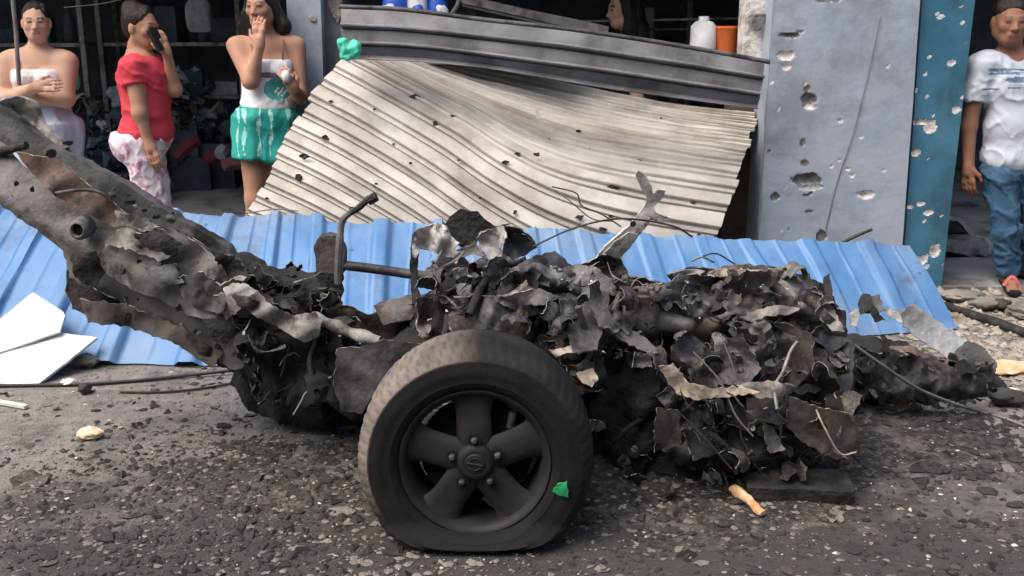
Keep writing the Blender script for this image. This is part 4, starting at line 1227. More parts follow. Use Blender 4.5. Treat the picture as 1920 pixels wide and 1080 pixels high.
# ---- middle and right-hand crumpled panels
PL = [
    ('crumpled_panel', [(925, 565), (955, 505), (1000, 480), (1040, 470), (1075, 500), (1110, 535), (1060, 575), (990, 592)], 3.18, 'burnt_violet', .06, 5),
    ('crumpled_panel', [(1035, 525), (1055, 503), (1085, 494), (1120, 502), (1145, 528), (1138, 590), (1120, 655), (1075, 662), (1058, 600)], 3.02, 'burnt_violet', .05, 4),
    ('torn_edge', [(1104, 535), (1122, 525), (1138, 575), (1165, 612), (1205, 630), (1240, 660), (1218, 664), (1170, 640), (1125, 612), (1106, 570)], 2.98, 'beam_paint', .035, 6),
    ('crumpled_panel', [(860, 565), (900, 540), (950, 545), (990, 585), (1000, 630), (960, 665), (900, 655), (865, 620)], 3.05, 'burnt_steel', .07, 6),
    ('crumpled_panel', [(790, 570), (830, 545), (862, 590), (866, 640), (810, 650), (790, 615)], 3.12, 'burnt_brown', .06, 6),
    ('crumpled_panel', [(840, 590), (875, 570), (905, 600), (895, 640), (850, 640)], 3.0, 'burnt_brown', .06, 8),
    ('crumpled_panel', [(1140, 530), (1200, 520), (1260, 540), (1290, 590), (1240, 620), (1190, 610), (1150, 580)], 3.18, 'burnt_steel', .07, 5),
    ('crumpled_panel', [(1120, 560), (1170, 545), (1200, 590), (1180, 625), (1140, 600)], 3.08, 'burnt_violet', .06, 7),
    ('crumpled_panel', [(1250, 516), (1300, 500), (1345, 506), (1385, 535), (1345, 562), (1280, 555)], 3.28, 'beam_paint', .06, 6),
    ('crumpled_panel', [(1325, 512), (1360, 498), (1400, 495), (1465, 500), (1505, 528), (1470, 552), (1410, 560), (1360, 548)], 3.26, 'rust', .06, 6),
    ('crumpled_panel', [(1375, 598), (1420, 562), (1490, 545), (1540, 552), (1575, 585), (1592, 640), (1560, 662), (1505, 622), (1440, 612)], 3.14, 'beam_paint', .06, 5),
    ('crumpled_panel', [(1268, 560), (1330, 548), (1392, 590), (1370, 640), (1300, 650), (1255, 618)], 3.1, 'burnt_steel', .08, 6),
    ('crumpled_panel', [(1395, 610), (1470, 605), (1520, 625), (1530, 690), (1480, 740), (1420, 725), (1398, 680)], 3.04, 'burnt_brown', .06, 5),
    ('crumpled_panel', [(1320, 650), (1390, 628), (1428, 690), (1400, 725), (1345, 720)], 2.98, 'burnt_violet', .06, 5),
    ('torn_edge', [(1236, 688), (1262, 680), (1286, 716), (1330, 728), (1390, 726), (1425, 735), (1360, 745), (1305, 750), (1268, 738), (1250, 712)], 2.9, 'tan_tear', .04, 7),
    ('torn_edge', [(1380, 722), (1440, 712), (1490, 725), (1470, 742), (1425, 748)], 2.92, 'ash_metal', .03, 7),
    ('hanging_flap', [(1482, 745), (1500, 750), (1535, 764), (1590, 775), (1612, 810), (1600, 846), (1570, 862), (1540, 850), (1500, 825), (1472, 795)], 2.93, 'burnt_brown', .035, 3),
    ('hanging_flap', [(1560, 618), (1602, 640), (1600, 690), (1594, 748), (1570, 742), (1566, 680)], 3.12, 'beam_paint', .025, 4),
    ('hanging_flap', [(1232, 765), (1272, 768), (1278, 830), (1255, 842), (1226, 826)], 2.9, 'burnt_brown', .04, 4),
    ('hanging_flap', [(1396, 770), (1440, 764), (1478, 790), (1462, 798), (1425, 790)], 2.9, 'burnt_violet', .03, 5),
    ('hanging_flap', [(1432, 792), (1448, 800), (1474, 842), (1446, 850), (1436, 830)], 2.88, 'burnt_violet', .03, 5),
    ('hanging_flap', [(1280, 805), (1345, 800), (1352, 850), (1300, 862)], 2.95, 'soot', .05, 6),
    ('hanging_flap', [(1130, 650), (1180, 660), (1230, 680), (1240, 760), (1190, 800), (1140, 760)], 3.12, 'soot', .07, 5),
    ('hanging_flap', [(1060, 640), (1110, 665), (1120, 720), (1090, 740), (1062, 700)], 2.96, 'soot', .06, 6),
    ('pale_flake', [(1080, 700), (1112, 690), (1122, 712), (1110, 726), (1092, 718)], 2.9, 'tan_tear', .03, 8),
    ('pale_flake', [(1030, 655), (1075, 648), (1078, 660), (1042, 668)], 2.92, 'tan_tear', .03, 8),
    ('crumpled_panel', [(1500, 640), (1560, 660), (1575, 730), (1540, 760), (1500, 740)], 3.08, 'burnt_steel', .06, 6),
    ('crumpled_panel', [(1290, 690), (1340, 700), (1350, 740), (1300, 730)], 3.0, 'burnt_steel', .05, 8),
    ('hanging_flap', [(1400, 745), (1480, 742), (1470, 790), (1400, 790)], 2.98, 'soot', .05, 6),
    ('dark_bar', [(1544, 520), (1556, 512), (1562, 560), (1556, 578), (1546, 560)], 3.2, 'soot', .015, 6),
    ('dark_bar', [(1470, 512), (1518, 513), (1520, 523), (1470, 522)], 3.24, 'soot', .01, 6),
]
for i, (nm, poly, Y, mt, amp, fr) in enumerate(PL):
    cy = sum(p[1] for p in poly) / len(poly); cx = sum(p[0] for p in poly) / len(poly)
    rr = random.Random(900 + i); tx, tyv = rr.uniform(-.0006, .0006), rr.uniform(-.0018, .0002)
    panel(nm, poly, lambda x, y, Y=Y, cx=cx, cy=cy, tx=tx, tyv=tyv: Y + tx * (x - cx) + tyv * (y - cy), mt, WR, amp, fr, 40 + i, step=9, jag=2.2)

# big crushed body skins, one fused crumpled mass each
for i, (poly, Y, mt, amp, fr) in enumerate([
        ([(1240, 540), (1275, 512), (1340, 520), (1400, 505), (1470, 508), (1530, 540), (1580, 590), (1592, 650), (1570, 720), (1500, 745), (1420, 735), (1350, 730), (1290, 715), (1255, 670), (1270, 620)], 3.08, 'crushed_body', .085, 4.6),
        ([(900, 560), (950, 520), (1000, 492), (1060, 505), (1130, 520), (1200, 530), (1250, 560), (1262, 610), (1225, 640), (1160, 640), (1100, 655), (1030, 640), (960, 650), (915, 620)], 3.12, 'crushed_body', .08, 5),
        ([(1235, 745), (1300, 740), (1400, 745), (1500, 750), (1590, 760), (1600, 820), (1540, 870), (1440, 880), (1340, 890), (1260, 870), (1225, 810)], 3.06, 'crushed_black', .08, 4.5),
        ([(780, 560), (820, 540), (880, 530), (930, 560), (940, 620), (900, 655), (830, 650), (785, 630)], 3.12, 'crushed_body', .06, 8),
        ([(430, 575), (480, 540), (560, 590), (620, 600), (650, 660), (640, 740), (570, 765), (500, 750), (450, 700)], 3.22, 'crushed_black', .06, 6),
        ([(1570, 640), (1640, 660), (1720, 668), (1800, 690), (1850, 715), (1840, 745), (1740, 752), (1640, 748), (1575, 735)], 3.62, 'crushed_black', .05, 6)]):
    panel('crushed_body_skin', poly, lambda x, y, Y=Y: Y, mt, WR if i < 5 else WR, amp, fr, 300 + i, step=8.5, jag=4, fine=.28, smooth=45)
# solid running gear in the tangle
hubc = P(905, 850, 2.9)
g = Geo().tube(spline([P(900, 820, 2.95), P(1000, 760, 3.1), P(1110, 720, 3.2), P(1250, 700, 3.25)], 6), .035, 14); mk('axle_tube', g.v, g.f, 'soot', WR, smooth=60)
v, f = sdf_mesh([cone(P(1175, 585, 3.1), P(1235, 600, 3.06), .07, .05, .01), cone(P(1160, 582, 3.11), P(1172, 585, 3.1), .082, .082, .006), cap(P(1235, 600, 3.06), P(1290, 612, 3.03), .034, .028, .02), ell(P(1200, 560, 3.08), (.03, .03, .03), .02)], .008)
mk('gearbox_casing', v, f.tolist(), 'burnt_steel', WR, smooth=50)
v, f = sdf_mesh([cone(P(905, 545, 3.16), P(965, 560, 3.13), .06, .06, .01)] + [cap(P(905 + 16 * k, 528 + 4 * k, 3.11), P(905 + 16 * k, 575 + 4 * k, 3.1), .012, .012, .01) for k in range(5)] + [ell(P(940, 590, 3.1), (.07, .05, .03), .02)], .007)
mk('cylinder_head', v, f.tolist(), 'burnt_brown', WR, smooth=50)
# forked strut standing above the wreck
Ys = lambda x, y: 3.55 - (480 - y) * .0006
st = panel('forked_strut', [(1118, 482), (1134, 462), (1160, 440), (1180, 424), (1196, 402), (1210, 384), (1212, 368), (1200, 350), (1192, 328), (1196, 320), (1210, 330), (1222, 352), (1224, 364), (1236, 356), (1248, 358), (1240, 374), (1226, 388), (1230, 398), (1246, 406), (1258, 408), (1256, 416), (1240, 418), (1222, 412), (1206, 432), (1186, 458), (1170, 474), (1162, 490), (1140, 484)], Ys, 'bright_aluminium', WR, .012, 7, 90, step=7, jag=.8, t=.010)
g = Geo().tube([P(1187, 420, 3.49), P(1187, 420, 3.475)], .0105, 12); mk('bolt_hole', g.v, g.f, 'dark_hole', st)
panel('strut_skin', [(1130, 478), (1150, 455), (1178, 436), (1196, 440), (1184, 462), (1168, 478), (1156, 484)], lambda x, y: Ys(x, y) - .02, 'bright_aluminium', st, .015, 7, 91, step=7, jag=1.2)
panel('strut_root', [(1085, 500), (1130, 478), (1165, 486), (1178, 510), (1150, 540), (1100, 530)], lambda x, y: 3.45, 'soot', WR, .06, 6, 92, step=9, jag=2)

# ---- sooty cores that fill the volume behind the panels
def core(name, ells, seed, mat='soot', h=.022, amp=.05):
    v, f = sdf_mesh([ell(P(x, y, Y), r, .05) for x, y, Y, r in ells], h)
    n = vnormals(v, f)
    v = v + n * (vnoise(v, seed, 4, 3.2)[:, None] * amp + np.abs(vnoise(v, seed + 1, 3, 7))[:, None] * amp * .6)
    v[:, 2] = np.maximum(v[:, 2], .004)
    return mk(name, v, f, mat, WR, smooth=38)


core('engine_block', [(900, 560, 3.45, (.17, .13, .10)), (850, 510, 3.46, (.07, .06, .06)), (990, 580, 3.4, (.18, .16, .13)), (1010, 700, 3.35, (.20, .16, .18)), (880, 640, 3.4, (.2, .16, .12))], 1)
core('charred_floor', [(1180, 640, 3.4, (.2, .16, .15)), (1330, 620, 3.4, (.2, .18, .17)), (1480, 620, 3.38, (.18, .16, .14)), (1200, 780, 3.3, (.2, .2, .2)), (1350, 780, 3.3, (.24, .2, .2)), (1500, 740, 3.35, (.16, .18, .16)), (1300, 870, 3.2, (.24, .14, .08)), (1480, 860, 3.2, (.16, .1, .06))], 2)
core('charred_sill', [(470, 590, 3.5, (.11, .12, .12)), (550, 640, 3.5, (.16, .14, .17)), (620, 690, 3.45, (.12, .12, .12)), (560, 730, 3.6, (.18, .14, .09)), (640, 740, 3.5, (.14, .12, .09)), (480, 700, 3.62, (.07, .1, .1))], 3)
core('firewall', [(450, 510, 3.55, (.09, .08, .05)), (520, 520, 3.5, (.1, .08, .05)), (590, 540, 3.46, (.08, .07, .05))], 4, amp=.04)
core('axle_housing', [(780, 690, 3.2, (.16, .14, .1)), (700, 720, 3.25, (.12, .12, .1)), (880, 820, 3.05, (.1, .12, .12))], 5)

# ---- many small torn shreds (shared meshes)
def shred_mesh(seed):
    rnd = random.Random(seed)
    n = rnd.randint(7, 11)
    ax = rnd.uniform(.45, 1.0)
    poly = []
    for k in range(n):
        a = 2 * math.pi * k / n + rnd.uniform(-.2, .2); r = rnd.uniform(.55, 1.0)
        poly.append((r * math.cos(a), r * math.sin(a) * ax))
    q, tr = plate(poly, .17, .04, rnd)
    d = creases(q * .6, seed, 1.2, 4) * .22 + vnoise(np.c_[q, 0 * q[:, 0]], seed, 2, .45) * .2 + .55 * q[:, 0] ** 2 * rnd.uniform(-1, 1) + .25 * q[:, 0] * q[:, 1] * rnd.uniform(-1, 1)
    V, fs = thicken(np.c_[q, d], tr, .035)
    me = mesh_from('torn_shred', V, fs, 52)
    me.materials.append(MATS['burnt_steel']); me.materials.append(MATS['ash_metal'])
    for i in range(2 * len(tr), len(fs)):
        me.polygons[i].material_index = 1 if rnd.random() < .55 else 0
    return me


SHRED = [shred_mesh(s) for s in range(26)]
REG = [   # region, depth range, count, size range, materials
    ([(930, 500), (1250, 520), (1240, 660), (1100, 660), (930, 640)], (2.98, 3.2), 24, (.018, .055), ['burnt_violet', 'burnt_steel', 'burnt_violet', 'soot', 'beam_dark']),
    ([(1240, 520), (1500, 505), (1590, 620), (1580, 700), (1260, 690)], (2.96, 3.2), 34, (.018, .055), ['burnt_steel', 'burnt_brown', 'burnt_violet', 'beam_dark', 'beam_paint', 'ash_metal', 'burnt_violet']),
    ([(1260, 700), (1400, 720), (1600, 730), (1560, 840), (1230, 850)], (2.96, 3.15), 34, (.02, .075), ['soot', 'soot', 'burnt_violet', 'soot', 'soot', 'burnt_brown']),  # mostly black soot here paints in the shade under the wreck
    ([(1130, 840), (1620, 840), (1600, 920), (1180, 920)], (2.9, 3.1), 28, (.02, .055), ['soot', 'soot', 'burnt_steel', 'burnt_brown']),
    ([(430, 540), (640, 560), (680, 640), (660, 760), (480, 750)], (3.14, 3.4), 54, (.02, .065), ['soot', 'soot', 'soot', 'burnt_violet']),
    ([(420, 492), (600, 498), (600, 545), (430, 550)], (3.3, 3.5), 14, (.014, .035), ['soot', 'burnt_steel', 'burnt_violet', 'beam_dark', 'ash_metal']),
    ([(790, 490), (930, 520), (960, 640), (800, 640)], (3.02, 3.3), 18, (.014, .04), ['burnt_brown', 'burnt_steel', 'soot', 'burnt_violet']),
    ([(1010, 620), (1100, 660), (1130, 800), (1100, 820)], (2.9, 3.05), 12, (.02, .05), ['soot', 'burnt_brown', 'burnt_steel']),
]
rnd = random.Random(77)
for poly, (ya, yb), cnt, (sa, sb), mats in REG:
    xs = [p[0] for p in poly]; ys = [p[1] for p in poly]; k = 0
    while k < cnt:
        x = rnd.uniform(min(xs), max(xs)); y = rnd.uniform(min(ys), max(ys))
        if not inside(x, y, poly): continue
        k += 1
        o = bpy.data.objects.new('torn_shred', rnd.choice(SHRED)); COL.objects.link(o)
        o.parent = WR
        p = P(x, y, rnd.uniform(ya, yb)); p.z = max(p.z, .03)
        o.location = p - ORG[WR.name]
        s = rnd.uniform(sa, sb)
        o.scale = (s, s, s)
        o.rotation_euler = (rnd.uniform(.3, 1.9), rnd.uniform(-.8, .8), rnd.uniform(0, 6.28))
        o.material_slots[0].link = 'OBJECT'; o.material_slots[0].material = MATS[rnd.choice(mats)]

# ---- mechanical bits tangled in the wreck: splinters, tubes, hoses, pulleys, rings, springs
def splinter_mesh(seed):
    rnd = random.Random(seed); n = 14; v = []; f = []
    w0 = rnd.uniform(.05, .16); tw = rnd.uniform(-2.5, 2.5); b1, b2 = rnd.uniform(-.5, .5), rnd.uniform(-.4, .4)
    for i in range(n + 1):
        t = i / n; x = 2 * t - 1; w_ = w0 * (math.sin(math.pi * min(1, t * .8 + .15)) ** .6) * rnd.uniform(.7, 1.2) * (1 - t * .55)
        c = Vector((x, b2 * math.sin(3 * t), b1 * x * x + .06 * math.sin(9 * t + seed)))
        u = Vector((0, math.cos(tw * t), math.sin(tw * t))); k = Vector((0, -math.sin(tw * t), math.cos(tw * t))) * .018
        v += [c - u * w_ - k, c + u * w_ - k * .6, c + u * w_ + k, c - u * w_ + k * .6]
    for i in range(n):
        for k in range(4): f.append((i * 4 + k, i * 4 + (k + 1) % 4, i * 4 + 4 + (k + 1) % 4, i * 4 + 4 + k))
    f += [(3, 2, 1, 0), tuple(4 * n + k for k in range(4))]
    me = mesh_from('metal_splinter', v, f, 50); me.materials.append(MATS['burnt_steel']); return me


def ring_mesh(kind):
    prof = {0: [(.5, -.12), (.86, -.12), (1, -.1), (1, -.05), (.8, 0), (1, .05), (1, .1), (.86, .12), (.5, .12), (.3, .05), (.3, -.05)],
            1: [(.72, -.1), (.95, -.12), (1, 0), (.95, .12), (.72, .1)],
            2: [(.2, -.3), (.9, -.3), (1, -.24), (1, .24), (.9, .3), (.2, .3)]}[kind]
    v = []; f = []; K = len(prof); n = 26
    for i in range(n):
        a = 2 * math.pi * i / n
        for r, z in prof:
            q = r * (1 + .05 * math.sin(a * 2 + kind)); v.append((q * math.cos(a), q * math.sin(a), z))
    for i in range(n):
        for k in range(K): f.append((i * K + k, i * K + (k + 1) % K, ((i + 1) % n) * K + (k + 1) % K, ((i + 1) % n) * K + k))
    me = mesh_from('ring', v, f, 40); me.materials.append(MATS['burnt_steel']); return me


def put(name, me, root_, x, y, Y, s, mats, rot=None):
    o = bpy.data.objects.new(name, me); COL.objects.link(o); o.parent = root_
    p = P(x, y, Y); p.z = max(p.z, s * .5 + .01); o.location = p - ORG[root_.name]; o.scale = (s, s, s)
    o.rotation_euler = rot or (rnd.uniform(0, 3.1), rnd.uniform(-.7, .7), rnd.uniform(0, 6.28))
    o.material_slots[0].link = 'OBJECT'; o.material_slots[0].material = MATS[rnd.choice(mats)]
    return o


SPL = [splinter_mesh(s_) for s_ in range(12)]; RNG = [ring_mesh(k) for k in range(3)]
MECH = ['burnt_steel', 'burnt_violet', 'ash_metal', 'steel_bar', 'soot', 'beam_paint']


def pick(poly):
    xs = [p[0] for p in poly]; ys = [p[1] for p in poly]
    while True:
        x = rnd.uniform(min(xs), max(xs)); y = rnd.uniform(min(ys), max(ys))
        if inside(x, y, poly): return x, y


TOPR_ = [(930, 500), (1080, 500), (1250, 525), (1490, 505), (1590, 620), (1590, 720), (1260, 690), (1110, 660), (930, 640)]
LOWR_ = [(1270, 700), (1400, 735), (1600, 735), (1570, 860), (1250, 890)]  # lower pieces placed here go mostly black, standing in for underside shade
ENG_ = [(790, 470), (930, 500), (1000, 600), (960, 650), (800, 640)]
LEFT_ = [(415, 500), (600, 500), (690, 640), (660, 760), (470, 740), (430, 560)]
for reg, n_, ya, yb, mt_ in ((TOPR_, 60, 2.98, 3.16, MECH), (LOWR_, 40, 2.86, 3.05, ['soot', 'soot', 'soot', 'burnt_violet', 'burnt_brown']), (ENG_, 30, 3.0, 3.25, MECH), (LEFT_, 34, 3.1, 3.3, ['soot', 'soot', 'burnt_steel', 'ash_metal'])):  # LOWR_ pieces mostly black, standing in for underside shade
    for k in range(n_):
        x, y = pick(reg); put('metal_splinter', rnd.choice(SPL), WR, x, y, rnd.uniform(ya, yb), rnd.uniform(.02, .075), mt_)
for k in range(5):
    x, y = pick(TOPR_ if k % 3 else ENG_); put(('pulley', 'ring', 'housing')[k % 3], RNG[k % 3], WR, x, y, rnd.uniform(3.02, 3.12), rnd.uniform(.014, .03), ['soot', 'burnt_steel'], (rnd.uniform(.7, 2.0), rnd.uniform(-.6, .6), rnd.uniform(-.5, .5)))
for k in range(22):
    x, y = pick((TOPR_, LOWR_, ENG_, LEFT_)[k % 4]); Y = rnd.uniform(2.9, 3.12) if k % 4 < 2 else rnd.uniform(3.1, 3.25)
    a = P(x, y, Y); pts = [a]; d = Vector((rnd.uniform(-1, 1), rnd.uniform(-.3, .3), rnd.uniform(-.8, .0))).normalized()
    for q in range(4):
        d = (d + Vector((rnd.uniform(-.6, .6), rnd.uniform(-.3, .3), rnd.uniform(-.6, .2)))).normalized(); p = pts[-1] + d * rnd.uniform(.03, .075); p.z = max(p.z, .015); pts.append(p)
    hose = k % 3 == 0
    g = Geo().tube(spline(pts, 6), rnd.uniform(.009, .015) if hose else rnd.uniform(.0025, .006), 8)
    mk('hose' if hose else 'bent_rod', g.v, g.f, rnd.choice(['soot', 'burnt_steel']) if hose else rnd.choice(['steel_bar', 'wire_black', 'burnt_steel', 'rust', 'wire_grey']), WR, smooth=60)
for (x, y, Y, L_, r_) in ((860, 600, 3.06, .11, .02),):
    a = P(x, y, Y); dd = Vector((rnd.uniform(-.6, .6), -.1, 1)).normalized(); u = dd.orthogonal().normalized(); w3 = dd.cross(u)
    g = Geo().tube([a + dd * L_ * (i / 90 - .5) + (u * math.cos(i * .42) + w3 * math.sin(i * .42)) * r_ for i in range(90)], .0042, 6)
    mk('coil_spring', g.v, g.f, 'burnt_steel', WR, smooth=60)
# curled scoops of sheet metal
def curl_mesh(seed):
    rnd = random.Random(seed); R = 1.0; arc = rnd.uniform(1.6, 3.6); nu, nv = 12, 9; v = []; f = []
    for i in range(nu + 1):
        for k in range(nv + 1):
            a = arc * (i / nu - .5); r = R * (1 + .12 * math.sin(3 * a + seed)) * (1 - .25 * k / nv * rnd.uniform(.8, 1))
            ln = rnd.uniform(.9, 1.1) if k in (0, nv) else 1.0
            v.append((r * math.sin(a), (k / nv - .5) * 1.7 * ln * (1 - .35 * abs(i / nu - .5)), r * math.cos(a) + .15 * math.sin(k * .8 + seed)))
    for i in range(nu):
        for k in range(nv):
            a = i * (nv + 1) + k; f += [(a, a + nv + 1, a + nv + 2), (a, a + nv + 2, a + 1)]
    V, fs = thicken(np.array(v), f, .07)
    me = mesh_from('curled_scoop', V, fs, 55); me.materials.append(MATS['burnt_steel']); me.materials.append(MATS['ash_metal'])
    for i in range(2 * len(f), len(fs)): me.polygons[i].material_index = 1
    return me


CURL = [curl_mesh(700 + k) for k in range(10)]
SHEEN = ['burnt_violet', 'burnt_steel', 'beam_dark', 'burnt_violet', 'beam_paint', 'burnt_brown', 'soot']
for reg, n_, ya, yb, sa, sb, mt_ in ((TOPR_, 62, 2.94, 3.1, .014, .046, SHEEN), (LOWR_, 18, 2.94, 3.06, .02, .055, ['soot', 'soot', 'soot', 'burnt_brown']), (ENG_, 22, 3.04, 3.2, .016, .042, SHEEN), (LEFT_, 30, 3.1, 3.26, .014, .045, ['soot', 'soot', 'burnt_steel'])):  # LOWR_ pieces mostly black, standing in for underside shade
    for k in range(n_):
        x, y = pick(reg); put('curled_scoop', rnd.choice(CURL), WR, x, y, rnd.uniform(ya, yb), rnd.uniform(sa, sb), mt_)
# ash-pale torn lips along the upper right of the wreck
for i, (poly, Y, mt) in enumerate([([(1388, 596), (1420, 580), (1462, 572), (1500, 578), (1480, 590), (1440, 592), (1410, 604)], 2.99, 'ash_metal'), ([(1500, 560), (1540, 556), (1566, 582), (1584, 622), (1560, 620), (1530, 590)], 3.02, 'steel_bar'), ([(1256, 512), (1290, 506), (1322, 508), (1300, 520), (1272, 524)], 3.1, 'ash_metal'), ([(1330, 512), (1352, 502), (1400, 506), (1386, 516), (1350, 520)], 3.1, 'tan_tear'), ([(1440, 504), (1470, 502), (1490, 514), (1470, 524), (1446, 518)], 3.1, 'tan_tear'), ([(960, 552), (1010, 540), (1050, 556), (1020, 572), (975, 572)], 2.99, 'beam_paint'), ([(1190, 545), (1230, 530), (1262, 548), (1230, 566)], 3.0, 'beam_paint')]):
    panel('ash_lip', poly, lambda x, y, Y=Y: Y, mt, WR, .035, 7, 170 + i, step=8, jag=2)
for k in range(80):
    x, y = pick(CRUST_REGION)
    if x < 230 and rnd.random() < .75: continue
    put('crust_flake', rnd.choice(SHRED), WR, x, y, Yb(x, y) - rnd.uniform(.035, .075 if x < 180 else .13), rnd.uniform(.007, .018 if x < 180 else .034), ['soot', 'beam_paint', 'beam_paint', 'ash_metal', 'beam_dark', 'soot', 'burnt_brown'], (rnd.uniform(1.1, 1.9), rnd.uniform(-.4, .4), rnd.uniform(0, 6.28)))
for (poly, dy, mt, sd) in [([(250, 440), (300, 430), (340, 455), (330, 480), (280, 470)], .15, 'soot', 1), ([(330, 520), (380, 510), (425, 545), (420, 590), (370, 580), (340, 555)], .13, 'burnt_violet', 2), ([(380, 600), (430, 590), (455, 630), (440, 670), (400, 640)], .11, 'soot', 3), ([(130, 475), (180, 470), (200, 505), (175, 540), (140, 520)], .07, 'soot', 4), ([(400, 470), (440, 480), (470, 520), (450, 545), (410, 510)], .14, 'soot', 5), ([(270, 500), (330, 495), (345, 530), (300, 545)], .13, 'beam_dark', 6), ([(400, 555), (430, 548), (450, 580), (425, 600)], .16, 'ash_metal', 7), ([(215, 395), (260, 405), (300, 425), (270, 435), (225, 420)], .12, 'ash_metal', 8)]:
    panel('crumpled_skin', poly, lambda x, y, dy=dy: Yb(x, y) - dy, mt, WR, .03, 8, 180 + sd, step=8, jag=2.5)
# small pale flakes and ash crumbs caught in the metal
for k in range(46):
    x, y = pick((TOPR_, TOPR_, ENG_, LOWR_)[k % 4]); put('ash_flake', rnd.choice(SHRED), WR, x, y, rnd.uniform(2.9, 3.05), rnd.uniform(.004, .014), ['ash_metal', 'bright_aluminium', 'tan_tear', 'ash_metal'])

# ---- wires hanging off the wreck
for pts, r, mt in [([P(1000, 462, 3.3), P(1070, 430, 3.3), P(1140, 412, 3.32), P(1200, 412, 3.34), P(1265, 425, 3.36), P(1298, 444, 3.38)], .0035, 'wire_black'),
                   ([P(1035, 350, 3.6), P(1080, 362, 3.6), P(1090, 385, 3.6), P(1125, 400, 3.6), P(1165, 425, 3.6)], .003, 'rust'),
                   ([P(1040, 356, 3.6), P(1070, 378, 3.58), P(1110, 410, 3.58), P(1150, 415, 3.6)], .0025, 'rust'),
                   ([P(1318, 480, 3.3), P(1345, 476, 3.3), P(1385, 500, 3.3)], .003, 'wire_black'),
                   ([P(1295, 490, 3.3), P(1316, 482, 3.3), P(1340, 492, 3.3)], .004, 'wire_grey'),
                   ([P(1300, 660, 2.92), P(1350, 715, 2.9), P(1380, 780, 2.88), P(1412, 818, 2.88)], .003, 'wire_grey'),
                   ([P(1352, 630, 2.92), P(1372, 680, 2.9), P(1384, 715, 2.9)], .002, 'wire_grey'),
                   ([P(1270, 770, 2.88), P(1320, 820, 2.86), P(1372, 880, 2.86)], .003, 'wire_black'),
                   ([P(1530, 768, 2.9), P(1545, 800, 2.88), P(1575, 850, 2.88), P(1605, 848, 2.9)], .003, 'tan_tear'),
                   ([P(1580, 455, 5.2), P(1606, 442, 5.2), P(1635, 430, 5.2)], .009, 'wire_black'),
                   ([P(460, 400, 5.0), P(520, 392, 4.98), P(560, 396, 4.98)], .0035, 'wire_grey')]:
    g = Geo().tube(spline(pts, 7), r, 6); mk('loose_wire', g.v, g.f, mt, WR, smooth=60)

# ---- second heap of wreckage on the right, on the blue sheet's foot
W2 = thing('wreck_heap', G(1720, 745), 'smaller heap of torn car metal at the right, under the blue sheet edge', 'wreckage')
Yh = 3.95
q = [(1560, 690, 3.75, (.14, .14, .10)), (1610, 680, 3.85, (.14, .14, .11)), (1670, 700, 3.9, (.16, .14, .10)), (1740, 705, 3.95, (.16, .14, .10)), (1810, 715, 3.95, (.14, .13, .085)), (1850, 722, 3.95, (.08, .1, .06)), (1690, 740, 3.9, (.24, .12, .05))]
v, f = sdf_mesh([ell(P(x, y, Y), r, .05) for x, y, Y, r in q], .022)
n = vnormals(v, f); v = v + n * (vnoise(v, 9, 4, 3.5)[:, None] * .04); v[:, 2] = np.maximum(v[:, 2], .004)
mk('charred_core', v, f, 'soot', W2, smooth=38)
for i, (nm, poly, Y, mt, amp, fr) in enumerate([
        ('rolled_skin', [(1688, 588), (1712, 568), (1735, 585), (1775, 615), (1815, 640), (1800, 680), (1770, 668), (1730, 640), (1695, 612)], 4.1, 'silver_car', .03, 2),
        ('rolled_skin', [(1790, 660), (1815, 638), (1840, 648), (1870, 680), (1866, 700), (1830, 694), (1796, 685)], 4.0, 'beam_dark', .04, 3),
        ('torn_tank', [(1800, 690), (1868, 692), (1866, 715), (1845, 752), (1800, 750), (1770, 730)], 3.98, 'soot', .05, 4),
        ('torn_skin', [(1655, 580), (1685, 578), (1700, 592), (1690, 605), (1670, 596)], 4.3, 'silver_car', .03, 4),
        ('black_bracket', [(1608, 570), (1618, 550), (1632, 552), (1640, 575), (1660, 600), (1640, 604), (1630, 580), (1615, 590)], 4.3, 'soot', .04, 5),
        ('pale_flake', [(1592, 590), (1604, 578), (1612, 584), (1606, 612), (1594, 608)], 4.28, 'bright_aluminium', .02, 6),
        ('torn_skin', [(1610, 560), (1650, 552), (1658, 580), (1640, 590), (1616, 585)], 4.32, 'beam_dark', .04, 6),
        ('brown_panel', [(1600, 670), (1680, 655), (1750, 665), (1790, 700), (1740, 718), (1660, 712), (1604, 706)], 3.95, 'burnt_brown', .06, 5),
        ('brown_panel', [(1602, 700), (1680, 696), (1760, 710), (1740, 735), (1660, 732), (1602, 730)], 3.88, 'burnt_brown', .05, 5),
        ('brown_panel', [(1650, 650), (1710, 648), (1750, 668), (1700, 680)], 3.92, 'rust', .05, 6),
        ('dark_strut', [(1655, 636), (1700, 640), (1715, 650), (1665, 654)], 4.1, 'soot', .02, 6),
        ('dark_strut', [(1650, 630), (1658, 628), (1672, 650), (1664, 654)], 4.1, 'soot', .02, 6)]):
    cx = sum(p[0] for p in poly) / len(poly); cy = sum(p[1] for p in poly) / len(poly)
    panel(nm, poly, lambda x, y, Y=Y, cy=cy: Y - .0012 * (y - cy), mt, W2, amp, fr, 200 + i, step=9, jag=1.8)
